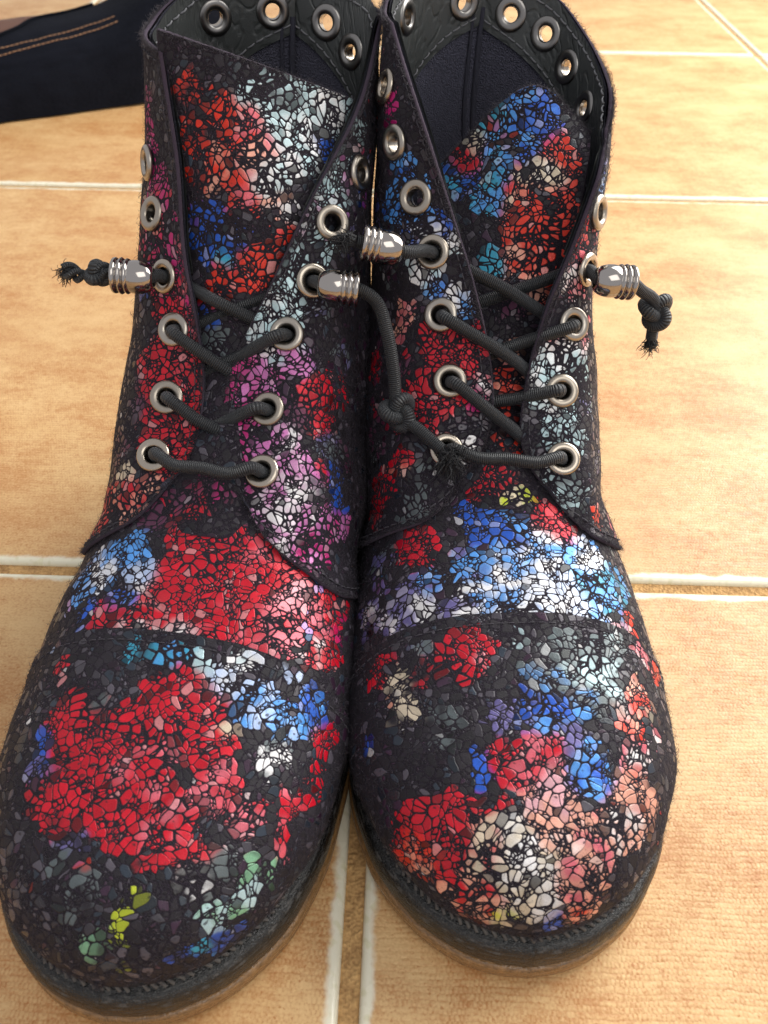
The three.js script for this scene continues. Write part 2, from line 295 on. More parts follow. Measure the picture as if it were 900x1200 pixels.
// sheet with thickness: outer face, rolled edge along its border, backing face
function slab(pts, nu, nv, flip, thick, taper = 1) {
  const outer = gridGeometry(pts, nu, nv, flip), nor = outer.attributes.normal, back = new Float32Array(pts.length);
  for (let k = 0; k < pts.length / 3; k++) for (let c = 0; c < 3; c++) back[k * 3 + c] = pts[k * 3 + c] - thick * nor.array[k * 3 + c];
  const border = [];
  for (let i = 0; i <= nu; i++) border.push(i);
  for (let j = 1; j <= nv; j++) border.push(j * (nu + 1) + nu);
  for (let i = nu - 1; i >= 0; i--) border.push(nv * (nu + 1) + i);
  for (let j = nv - 1; j >= 1; j--) border.push(j * (nu + 1));
  const pos = [], uv = [], idx = [], K = border.length, S = 4;
  const uvO = outer.attributes.uv;
  for (let s = 0; s <= S; s++) for (let b = 0; b < K; b++) {
    const k = border[b], prev = border[(b + K - 1) % K], next = border[(b + 1) % K];
    const P = V().fromArray(pts, k * 3), Q = V().fromArray(back, k * 3), t = V().fromArray(pts, next * 3).sub(V().fromArray(pts, prev * 3)).normalize(), n = V().fromArray(nor.array, k * 3);
    const out = t.clone().cross(n).normalize().multiplyScalar(flip ? -1 : 1), f = s / S;
    const bulge = Math.sin(Math.PI * f) * thick * 0.22 + 0.00022 * N3(P.x * 900, P.y * 900, P.z * 900) * Math.sin(Math.PI * Math.min(1, f + 0.2));
    const r = P.clone().lerp(Q, f).addScaledVector(out, bulge);
    pos.push(r.x, r.y, r.z); uv.push(lerp(uvO.getX(k), 0.5, 0.004 * s), lerp(uvO.getY(k), 0.5, 0.004 * s));
  }
  for (let s = 0; s < S; s++) for (let b = 0; b < K; b++) { const a = s * K + b, c = s * K + (b + 1) % K; flip ? idx.push(a, c, a + K, c, c + K, a + K) : idx.push(a, a + K, c, c, a + K, c + K); }
  const edge = new THREE.BufferGeometry(); edge.setAttribute('position', new THREE.Float32BufferAttribute(pos, 3)); edge.setAttribute('uv', new THREE.Float32BufferAttribute(uv, 2)); edge.setIndex(idx); edge.computeVertexNormals();
  return { outer, back, edge };
}

// loose curly fibres of the napped suede, on the bare places and along cut edges
const fibreGeos = [0, 1, 2].map((k) => { const r = rng(90 + k), p = [V(0, 0, 0)]; let y = 0; for (let i = 1; i <= 4; i++) { y += (0.00030 - 0.00022 * (i / 4)) * (0.6 + r()); p.push(V(0.00042 * i, y, (r() - 0.5) * 0.0007)); } return capped(p, 0.000045, 0.00002, 6, 3); });
const fibreMat = new THREE.MeshStandardMaterial({ color: new THREE.Color().setRGB(0.045, 0.038, 0.048), roughness: 0.7 });
function nap(parent, pts, nor, nu, nv, bare, bw, bh, count, seed, edges) {
  const r = rng(seed), list = [[], [], []], q = V(), n = V(), X = V(), Z = V(), m = new THREE.Matrix4();
  const put = (u, v, out) => {
    const fu = clamp(u) * nu, fv = clamp(v) * nv, i = Math.min(nu - 1, Math.floor(fu)), j = Math.min(nv - 1, Math.floor(fv)), a = fu - i, b = fv - j; q.set(0, 0, 0); n.set(0, 0, 0);
    for (const [di, dj, w] of [[0, 0, (1 - a) * (1 - b)], [1, 0, a * (1 - b)], [0, 1, (1 - a) * b], [1, 1, a * b]]) { const k = ((j + dj) * (nu + 1) + i + di) * 3; q.addScaledVector(V().fromArray(pts, k), w); n.addScaledVector(V().fromArray(nor, k), w); }
    n.normalize(); X.set(r() - 0.5, r() - 0.5, r() - 0.5);
    if (out) { n.addScaledVector(V(r() - 0.5, r() - 0.5, r() - 0.5), 2.2).normalize(); }
    X.addScaledVector(n, -X.dot(n)).normalize(); Z.crossVectors(X, n);
    const s = 0.5 + 1.0 * r() * r(); m.makeBasis(X.clone().multiplyScalar(s), n.clone().multiplyScalar(s * (0.7 + r())), Z.clone().multiplyScalar(s)).setPosition(q);
    list[Math.floor(r() * 3)].push(m.clone());
  };
  let tries = 0, made = 0;
  while (made < count && tries++ < count * 12) { const u = r(), v = r(); if (bare[Math.min(bh - 1, Math.floor(v * bh)) * bw + Math.min(bw - 1, Math.floor(u * bw))] >= 11) { put(u, v, false); made++; } }
  for (const [fn, c] of edges) for (let k = 0; k < c; k++) { const [u, v] = fn(r(), r() * r() * 0.014); put(u, v, true); }
  list.forEach((L, k) => { if (!L.length) return; const im = named(new THREE.InstancedMesh(fibreGeos[k], fibreMat, L.length), 'nap'); L.forEach((x, i) => im.setMatrixAt(i, x)); im.userData.kind = 'stuff'; im.castShadow = im.receiveShadow = true; parent.add(im); });
}

// ---------------------------------------------------------------- shared materials
const tiny = (f, n = 128) => { const d = new Uint8Array(n * n * 4); for (let y = 0; y < n; y++) for (let x = 0; x < n; x++) { const v = f(x / n, y / n, x, y), i = (y * n + x) * 4; d[i] = d[i + 1] = d[i + 2] = 255 * clamp(v); d[i + 3] = 255; } const t = dataTexture(d, n, n, false); t.wrapS = t.wrapT = THREE.RepeatWrapping; return t; };
const lin = (r, g, b) => new THREE.Color().setRGB(r, g, b);
const ribT = tiny((u, v) => Math.pow(Math.abs(Math.sin(Math.PI * (u * 2 + v))), 0.7) * 0.85 + 0.15 * Math.abs(Math.sin(Math.PI * v * 8)), 64);
const M = {
  lace: new THREE.MeshPhysicalMaterial({ color: lin(0.022, 0.0235, 0.026), roughness: 0.5, bumpMap: ribT, bumpScale: 0.0006, sheen: 0.5, sheenRoughness: 0.5, sheenColor: lin(0.25, 0.27, 0.3) }),
  cutEdge: new THREE.MeshStandardMaterial({ color: lin(0.040, 0.027, 0.043), roughness: 1, bumpMap: tiny((u, v, x, y) => 0.5 + 0.5 * N3(x * 0.9, y * 0.9, 3), 64), bumpScale: 0.0006 }),
  fray: new THREE.MeshStandardMaterial({ color: lin(0.012, 0.012, 0.014), roughness: 0.6 }),
  chrome: new THREE.MeshStandardMaterial({ color: lin(0.40, 0.37, 0.345), metalness: 1, roughness: 0.12 }),
  eyelets: [[0.44, 0.385, 0.32, 0.27], [0.38, 0.335, 0.28, 0.34], [0.41, 0.37, 0.32, 0.31]].map(([r, g, b, k]) => new THREE.MeshStandardMaterial({ color: lin(r, g, b), metalness: 1, roughness: k })),
  gunmetal: new THREE.MeshStandardMaterial({ color: lin(0.24, 0.23, 0.22), metalness: 1, roughness: 0.3 }),
  stitch: new THREE.MeshStandardMaterial({ color: lin(0.13, 0.13, 0.14), roughness: 0.8 }),
  stitchDark: new THREE.MeshStandardMaterial({ color: lin(0.05, 0.045, 0.055), roughness: 0.85 }),
};
{
  const n = 512, c = new Uint8Array(n * n * 4), o = new Uint8Array(n * n * 4);
  for (let y = 0; y < n; y++) for (let x = 0; x < n; x++) {           // black leather: fine grain and soft creases
    const i = (y * n + x) * 4, a = x / n * 40, b = y / n * 40;
    const cr = Math.abs(N3(a * 0.16, b * 0.10, 4) + 0.25 * N3(a * 0.5, b * 0.3, 9)), g = N3(a * 3, b * 3, 1) + 0.5 * N3(a * 6, b * 6, 2);
    const k = 0.042 + 0.010 * g; c[i] = s8(k * 0.92); c[i + 1] = s8(k); c[i + 2] = s8(k * 0.98); c[i + 3] = 255;
    o[i] = 255 * clamp(0.4 + 0.5 * smooth(0, 0.25, cr) * 0.6 + 0.06 * g); o[i + 1] = 255 * clamp(0.34 + 0.08 * g); o[i + 2] = 0; o[i + 3] = 255;
  }
  const map = dataTexture(c, n, n, true), q = dataTexture(o, n, n, false); for (const t of [map, q]) t.wrapS = t.wrapT = THREE.RepeatWrapping;
  M.leather = new THREE.MeshPhysicalMaterial({ map, roughnessMap: q, bumpMap: q, bumpScale: 0.0007, roughness: 1 });
}
{
  const n = 512, c = new Uint8Array(n * n * 4), o = new Uint8Array(n * n * 4);
  for (let y = 0; y < n; y++) for (let x = 0; x < n; x++) {           // dark fleece
    const i = (y * n + x) * 4, a = x / n * 60, b = y / n * 60, g = 0.5 + 0.5 * N3(a * 1.5, b * 1.5, 1) + 0.35 * N3(a * 3.5, b * 3.5, 2) + 0.2 * N3(a * 0.3, b * 0.3, 5);
    c[i] = s8(0.026 + 0.060 * g); c[i + 1] = s8(0.026 + 0.058 * g); c[i + 2] = s8(0.040 + 0.080 * g); c[i + 3] = 255; o[i] = 255 * clamp(g); o[i + 1] = 245; o[i + 2] = 0; o[i + 3] = 255;
  }
  const map = dataTexture(c, n, n, true), q = dataTexture(o, n, n, false); for (const t of [map, q]) t.wrapS = t.wrapT = THREE.RepeatWrapping;
  M.fleece = new THREE.MeshPhysicalMaterial({ map, roughnessMap: q, bumpMap: q, bumpScale: 0.0014, roughness: 1, sheen: 0.5, sheenColor: lin(0.2, 0.2, 0.3), sheenRoughness: 0.7 });
}
{
  const n = 512, c = new Uint8Array(n * n * 4), o = new Uint8Array(n * n * 4);
  for (let y = 0; y < n; y++) for (let x = 0; x < n; x++) {           // black rubber with grey dust and scuffs
    const i = (y * n + x) * 4, a = x / n * 30, b = y / n * 30;
    const dust = smooth(0.05, 0.6, N3(a * 0.5, b * 1.6, 7) + 0.5 * N3(a * 3, b * 3, 3) + 0.35 * N3(a * 8, b * 12, 9)), s = N3(a * 5, b * 0.8, 12);
    const k = lerp(0.008, 0.075, dust * dust * 0.9) + 0.006 * s; c[i] = s8(k * 1.05); c[i + 1] = s8(k); c[i + 2] = s8(k * 0.93); c[i + 3] = 255;
    o[i] = 255 * clamp(0.5 + 0.3 * N3(a * 4, b * 4, 1) + 0.2 * s); o[i + 1] = 255 * clamp(0.27 + 0.42 * dust); o[i + 2] = 0; o[i + 3] = 255;
  }
  const map = dataTexture(c, n, n, true), q = dataTexture(o, n, n, false); for (const t of [map, q]) t.wrapS = t.wrapT = THREE.RepeatWrapping;
  M.rubber = new THREE.MeshStandardMaterial({ map, roughnessMap: q, bumpMap: q, bumpScale: 0.0004, roughness: 1 });
  const c2 = new Uint8Array(n * n * 4);
  for (let y = 0; y < n; y++) for (let x = 0; x < n; x++) { const i = (y * n + x) * 4, a = x / n * 30, b = y / n * 30, k = 0.6 + 0.35 * N3(a * 0.8, b * 3, 2) + 0.2 * N3(a * 4, b * 8, 5); c2[i] = s8(0.38 * k); c2[i + 1] = s8(0.205 * k); c2[i + 2] = s8(0.08 * k); c2[i + 3] = 255; }
  const m2 = dataTexture(c2, n, n, true); m2.wrapS = m2.wrapT = THREE.RepeatWrapping;
  M.gum = new THREE.MeshStandardMaterial({ map: m2, roughnessMap: q, bumpMap: q, bumpScale: 0.0003, roughness: 0.9 });
}

// ---------------------------------------------------------------- the boots
// boot-local metres: x to the right, y up, d back from the toe tip; z = MID - d
const MID = 0.14;
const L3 = (x, d, h) => V(x, h, MID - d);
const soleW = keyed([[0, 0], [0.0012, 0.0095], [0.005, 0.0205], [0.016, 0.0350], [0.035, 0.0472], [0.06, 0.0530], [0.094, 0.0540], [0.134, 0.049], [0.174, 0.043], [0.214, 0.0385], [0.254, 0.0375], [0.279, 0.031], [0.2925, 0.018], [0.297, 0]]);
const footW0 = keyed([[0, 0], [0.001, 0.009], [0.004, 0.0188], [0.012, 0.0318], [0.03, 0.0454], [0.055, 0.0540], [0.089, 0.0557], [0.129, 0.0512], [0.169, 0.0452]]);
const footT0 = keyed([[0, 0.0255], [0.001, 0.031], [0.004, 0.037], [0.012, 0.0455], [0.025, 0.053], [0.045, 0.0598], [0.075, 0.0672], [0.1, 0.0742], [0.128, 0.0835], [0.149, 0.0945], [0.170, 0.107]]);
const INSET = 0.0038, Y0 = 0.0225;
const spring = (d) => 0.0018 * Math.pow(clamp((0.075 - d) / 0.075), 2);
const footW = (d) => footW0(Math.max(0, d - INSET)), footT = (d) => footT0(Math.max(0, d - INSET));
const NEXP = 2.35;
let wide = 0;                                                 // extra breadth of the outer side behind the ball of the foot
const widen = (x, d) => (Math.sign(x) === Math.sign(wide) ? Math.abs(wide) * smooth(0.06, 0.125, d) : 0);
function footPoint(th, d, off = 0) {                          // th -1..1 across the foot from the left feather edge to the right
  const w = footW(d), t = footT(d) - Y0, a = Math.PI / 2 * (1 - th), c = Math.cos(a), s = Math.sin(a);
  const ex = 2 / NEXP, x = (w + widen(c, d) + off) * Math.sign(c) * Math.pow(Math.abs(c), ex), y = Y0 + spring(d) + (t + off) * Math.pow(Math.max(0, s), ex);
  const tuck = 0.0035 * Math.pow(1 - clamp((y - Y0 - spring(d)) / 0.016), 2);   // the upper turns in under at the welt
  const wob = (0.0007 * N3(x * 38, d * 38, 2) + 0.0004 * N3(x * 95, d * 95, 7)) * Math.min(1, d / 0.02) * smooth(0, 0.01, y - Y0);
  return L3(x - Math.sign(c) * Math.min(tuck, Math.abs(x)) + Math.sign(c) * wob * Math.abs(c), d, y + wob * s);
}
function hugFoot(p, off) {                                    // keep the quarters outside the vamp
  const d = MID - p.z; if (d > 0.156) return p;
  const w = footW(d) + widen(p.x, d) + off, t = footT(d) - Y0 + off, y = p.y - Y0 - spring(d);
  if (y < 0) return p;
  const k = Math.pow(Math.pow(Math.abs(p.x) / w, NEXP) + Math.pow(y / t, NEXP), 1 / NEXP);
  if (k < 1) { const s = lerp(1 / Math.max(k, 0.3), 1, smooth(0.135, 0.156, d)); p.x *= s; p.y = Y0 + spring(d) + y * s; }
  return p;
}
const mm = (a) => L3(a[0] / 1000, a[1] / 1000 + 0.004, a[2] / 1000);
function surfaceFrom(rows) {                                  // rows of control points in mm -> f(u, v)
  const nc = rows[0].length, rails = [];
  for (let c = 0; c < nc; c++) rails.push(new THREE.CatmullRomCurve3(rows.map((r) => mm(r[c])), false, 'centripetal'));
  let lastV = -1, curve = null;
  return (u, v) => { if (v !== lastV) { curve = new THREE.CatmullRomCurve3(rails.map((r) => r.getPoint(v)), false, 'centripetal'); lastV = v; } return curve.getPoint(u); };
}
const sheetOf = new Map();
function tube(points, r, seg, radial = 10, closed = false, ribs = 1500) {
  const c = new THREE.CatmullRomCurve3(points, closed, 'centripetal'), len = c.getLength(), g = new THREE.TubeGeometry(c, seg, r, radial, closed);
  const uv = g.attributes.uv; for (let i = 0; i < uv.count; i++) uv.setXY(i, uv.getX(i) * len * ribs / 2, uv.getY(i));
  return g;
}
function capped(points, r0, r1, seg = 6, radial = 5) {         // tapered thread, closed at both ends
  const c = new THREE.CatmullRomCurve3(points), fr = c.computeFrenetFrames(seg, false), pos = [], idx = [], uv = [];
  for (let i = 0; i <= seg; i++) { const p = c.getPointAt(i / seg), r = lerp(r0, r1, i / seg); for (let k = 0; k < radial; k++) { const a = k / radial * Math.PI * 2; const q = p.clone().addScaledVector(fr.normals[i], r * Math.cos(a)).addScaledVector(fr.binormals[i], r * Math.sin(a)); pos.push(q.x, q.y, q.z); uv.push(i / seg, k / radial); } }
  for (let i = 0; i < seg; i++) for (let k = 0; k < radial; k++) { const a = i * radial + k, b = i * radial + (k + 1) % radial; idx.push(a, b, a + radial, b, b + radial, a + radial); }
  for (const [o, i, f] of [[0, 0, 1], [1, seg, 0]]) { const n = pos.length / 3, p = c.getPointAt(i / seg); pos.push(p.x, p.y, p.z); uv.push(0, 0); for (let k = 0; k < radial; k++) { const a = i * radial + k, b = i * radial + (k + 1) % radial; f ? idx.push(n, b, a) : idx.push(n, a, b); } }
  const g = new THREE.BufferGeometry(); g.setAttribute('position', new THREE.Float32BufferAttribute(pos, 3)); g.setAttribute('uv', new THREE.Float32BufferAttribute(uv, 2)); g.setIndex(idx); g.computeVertexNormals(); return g;
}
function stitchesAlong(pts, nor, len, gapLen, r, lift, slant = 0) {   // row of separate stitches on a polyline
  const out = []; let acc = 0;
  const P = [0]; for (let i = 1; i < pts.length; i++) P.push(P[i - 1] + pts[i].distanceTo(pts[i - 1]));
  const total = P[P.length - 1];
  const at = (s, arr) => { let i = 0; while (i < P.length - 2 && P[i + 1] < s) i++; const t = clamp((s - P[i]) / (P[i + 1] - P[i] || 1)); return arr[i].clone().lerp(arr[i + 1], t); };
  for (let s = gapLen; s + len < total; s += len + gapLen) {
    const a = at(s, pts), b = at(s + len, pts), n = at(s + len / 2, nor).normalize(), m = a.clone().add(b).multiplyScalar(0.5).addScaledVector(n, lift);
    if (slant) { const side = b.clone().sub(a).cross(n).normalize().multiplyScalar(slant); a.add(side); b.sub(side); }
    out.push(capped([a.addScaledVector(n, lift * 0.1), m, b.addScaledVector(n, lift * 0.1)], r, r, 4, 5));
  }
  return out;
}
const eyeletGeo = (() => {                                     // rolled metal ring with its barrel, axis +y, outer face up
  const p = []; const R = 0.0044, r = 0.0016;
  for (let k = 0; k <= 14; k++) { const a = Math.PI * (-0.15 + 1.25 * k / 14); p.push(new THREE.Vector2(R + r * 0.98 * Math.cos(a), 0.0001 + 0.0012 * Math.sin(a))); }
  p.push(new THREE.Vector2(0.00285, -0.0016), new THREE.Vector2(0.00285, -0.0036));
  return new THREE.LatheGeometry(p.reverse(), 36);
})();
const washerGeo = (() => {
  const p = []; for (let k = 0; k <= 10; k++) { const a = Math.PI * (0 + 1.1 * k / 10); p.push(new THREE.Vector2(0.0044 + 0.0017 * Math.cos(a), 0.0009 * Math.sin(a))); }
  p.push(new THREE.Vector2(0.0027, -0.0012)); return new THREE.LatheGeometry(p.reverse(), 32);
})();
const toggleGeo = (() => {                                     // bell-shaped cord end with three rings; axis +y, dome towards +y
  const q = [[0.0024, -0.0058], [0.0046, -0.0064], [0.0057, -0.0062], [0.0060, -0.0055], [0.0057, -0.0048], [0.0053, -0.0045], [0.0057, -0.0041], [0.0061, -0.0034], [0.0057, -0.0027], [0.0053, -0.0024], [0.0056, -0.0020], [0.0059, -0.0014], [0.0056, -0.0008], [0.0053, -0.0005], [0.0055, 0.0002], [0.0056, 0.0018], [0.0054, 0.0036], [0.0048, 0.0054], [0.0039, 0.0068], [0.0029, 0.0074], [0.0024, 0.0071], [0.0023, 0.0056]];
  const c = new THREE.SplineCurve(q.map((a) => new THREE.Vector2(a[0], a[1])));
  return new THREE.LatheGeometry(c.getPoints(90), 48);
})();
const UP = V(0, 1, 0);
function orient(o, p, n) { o.position.copy(p); o.quaternion.setFromUnitVectors(UP, n.clone().normalize()); return o; }

// control points in millimetres: [x, d back from the toe, height]; rows run from the sole to the rim, columns from the flap's edge round to the heel seam
const LEFT = {
  label: 'left patterned boot, red crackle toe cap, lilac eyelet flap and high tongue', seed: 5, cap: 0.090, wide: -0.005, tip: [-0.0765, -0.069], yaw: 8 * Math.PI / 180,
  left: [
    [[-15, 133, 85], [-30, 123, 75], [-45, 126, 53], [-48, 165, 24], [-37, 240, 24], [0, 288, 24]],
    [[-10, 150, 95], [-32, 138, 88], [-49, 146, 64], [-47, 185, 50], [-36, 250, 50], [0, 290, 50]],
    [[-10, 165, 108], [-33, 158, 102], [-49, 165, 83], [-44, 205, 78], [-32, 257, 78], [0, 286, 80]],
    [[-14, 177, 125], [-34, 180, 122], [-47, 200, 113], [-41, 222, 110], [-29, 260, 110], [0, 279, 112]],
    [[-19, 188, 144], [-39, 203, 145], [-47, 225, 143], [-40, 232, 142], [-28, 262, 140], [0, 277, 142]],
    [[-22, 201, 167], [-39, 217, 169], [-45, 238, 171], [-39, 252, 171], [-28, 268, 170], [0, 279, 172]],
    [[-28, 215, 199], [-38, 228, 200], [-41, 246, 201], [-37, 257, 205], [-28, 268, 211], [0, 282, 215]]],
  right: [
    [[12, 126, 83], [26, 119, 77], [40, 119, 55], [46, 165, 24], [36, 240, 24], [0, 288, 24]],
    [[-2, 150, 95], [28, 140, 92], [45, 142, 65], [45, 185, 50], [35, 250, 50], [0, 290, 50]],
    [[0, 171, 114], [27, 163, 108], [43, 175, 83], [41, 210, 78], [31, 257, 78], [0, 286, 80]],
    [[12, 187, 137], [29, 190, 133], [39, 208, 115], [38, 228, 110], [28, 260, 110], [0, 279, 112]],
    [[24, 206, 161], [34, 210, 155], [38, 224, 146], [37, 238, 142], [27, 262, 140], [0, 277, 142]],
    [[34, 232, 179], [37, 240, 175], [38, 248, 172], [35, 258, 171], [25, 270, 170], [0, 280, 172]],
    [[36, 270, 199], [35, 273, 200], [32, 276, 201], [27, 279, 205], [17, 282, 209], [0, 284, 215]]],
  tongue: [
    [[-20, 122, 78], [0, 119, 81], [20, 122, 78]], [[-22, 152, 93], [0, 147, 97], [22, 152, 93]], [[-23, 178, 116], [0, 173, 118], [24, 184, 116]], [[-26, 192, 140], [0, 187, 143], [29, 203, 140]],
    [[-28, 204, 165], [1, 199, 167], [32, 220, 160]], [[-29, 213, 188], [2, 211, 183], [35, 236, 168]], [[-28, 217, 205], [3, 220, 196], [36, 243, 178]]],
  eyes_left: [[0.118, 0.177], [0.103, 0.325], [0.083, 0.483], [0.097, 0.597], [0.136, 0.716], [0.178, 0.804], [0.81, 0.945], [0.95, 0.94]],
  eyes_right: [[0.107, 0.14], [0.104, 0.271], [0.103, 0.418], [0.131, 0.516], [0.126, 0.627], [0.199, 0.731], [0.723, 0.91], [0.866, 0.935]], hang: [[0.206, 0.262], [0.12, 0.148]], blobs: {},
};
const RIGHT = {
  label: 'right patterned boot, blue and white crackle instep, wide open black collar', seed: 6, cap: 0.086, wide: 0, tip: [0.0450, -0.083], yaw: -2.1 * Math.PI / 180,
  left: [
    [[-14, 124, 82], [-27, 118, 76], [-42, 128, 51], [-48, 165, 24], [-37, 240, 24], [0, 288, 24]],
    [[-3, 144, 97], [-31, 136, 90], [-46, 146, 65], [-47, 185, 50], [-36, 250, 50], [0, 290, 50]],
    [[-3, 157, 113], [-30, 156, 107], [-48, 168, 83], [-44, 205, 78], [-32, 257, 78], [0, 286, 80]],
    [[-9, 172, 135], [-31, 175, 128], [-43, 195, 115], [-41, 222, 110], [-29, 260, 110], [0, 279, 112]],
    [[-17, 187, 155], [-33, 192, 152], [-42, 208, 146], [-40, 232, 142], [-28, 262, 140], [0, 277, 142]],
    [[-27, 200, 179], [-36, 208, 177], [-41, 218, 175], [-40, 238, 172], [-28, 265, 170], [0, 279, 172]],
    [[-37, 226, 203], [-39, 233, 204], [-39, 242, 204], [-36, 254, 207], [-26, 271, 212], [0, 284, 215]]],
  right: [
    [[15, 122, 81], [33, 114, 71], [39, 120, 54], [46, 165, 24], [36, 240, 24], [0, 288, 24]],
    [[8, 141, 95], [31, 134, 89], [43, 146, 64], [45, 185, 50], [35, 250, 50], [0, 290, 50]],
    [[11, 156, 112], [30, 153, 106], [44, 168, 83], [42, 205, 78], [31, 257, 78], [0, 286, 80]],
    [[17, 168, 130], [32, 172, 125], [41, 195, 113], [39, 222, 110], [28, 260, 110], [0, 279, 112]],
    [[26, 180, 149], [35, 187, 146], [40, 205, 143], [38, 230, 142], [27, 262, 140], [0, 277, 142]],
    [[33, 191, 165], [38, 200, 165], [41, 216, 166], [40, 238, 168], [28, 265, 170], [0, 279, 172]],
    [[39, 211, 174], [42, 222, 178], [43, 235, 183], [41, 251, 188], [30, 271, 200], [0, 284, 213]]],
  tongue: [
    [[-20, 122, 78], [0, 119, 81], [20, 122, 78]], [[-22, 152, 92], [0, 147, 96], [22, 150, 93]], [[-22, 178, 112], [2, 171, 114], [24, 172, 114]], [[-24, 200, 132], [4, 191, 136], [28, 188, 136]],
    [[-26, 215, 145], [8, 206, 155], [31, 200, 155]], [[-25, 224, 150], [10, 218, 170], [34, 212, 166]], [[-21, 227, 153], [14, 226, 184], [36, 222, 170]]],
  eyes_left: [[0.103, 0.146], [0.099, 0.317], [0.103, 0.461], [0.096, 0.591], [0.124, 0.7], [0.201, 0.8], [0.269, 0.887], [0.73, 0.945], [0.941, 0.94]],
  eyes_right: [[0.113, 0.147], [0.116, 0.308], [0.13, 0.471], [0.154, 0.597], [0.15, 0.731], [0.605, 0.86], [0.728, 0.905], [0.825, 0.935], [0.923, 0.94]], blobs: {},
};

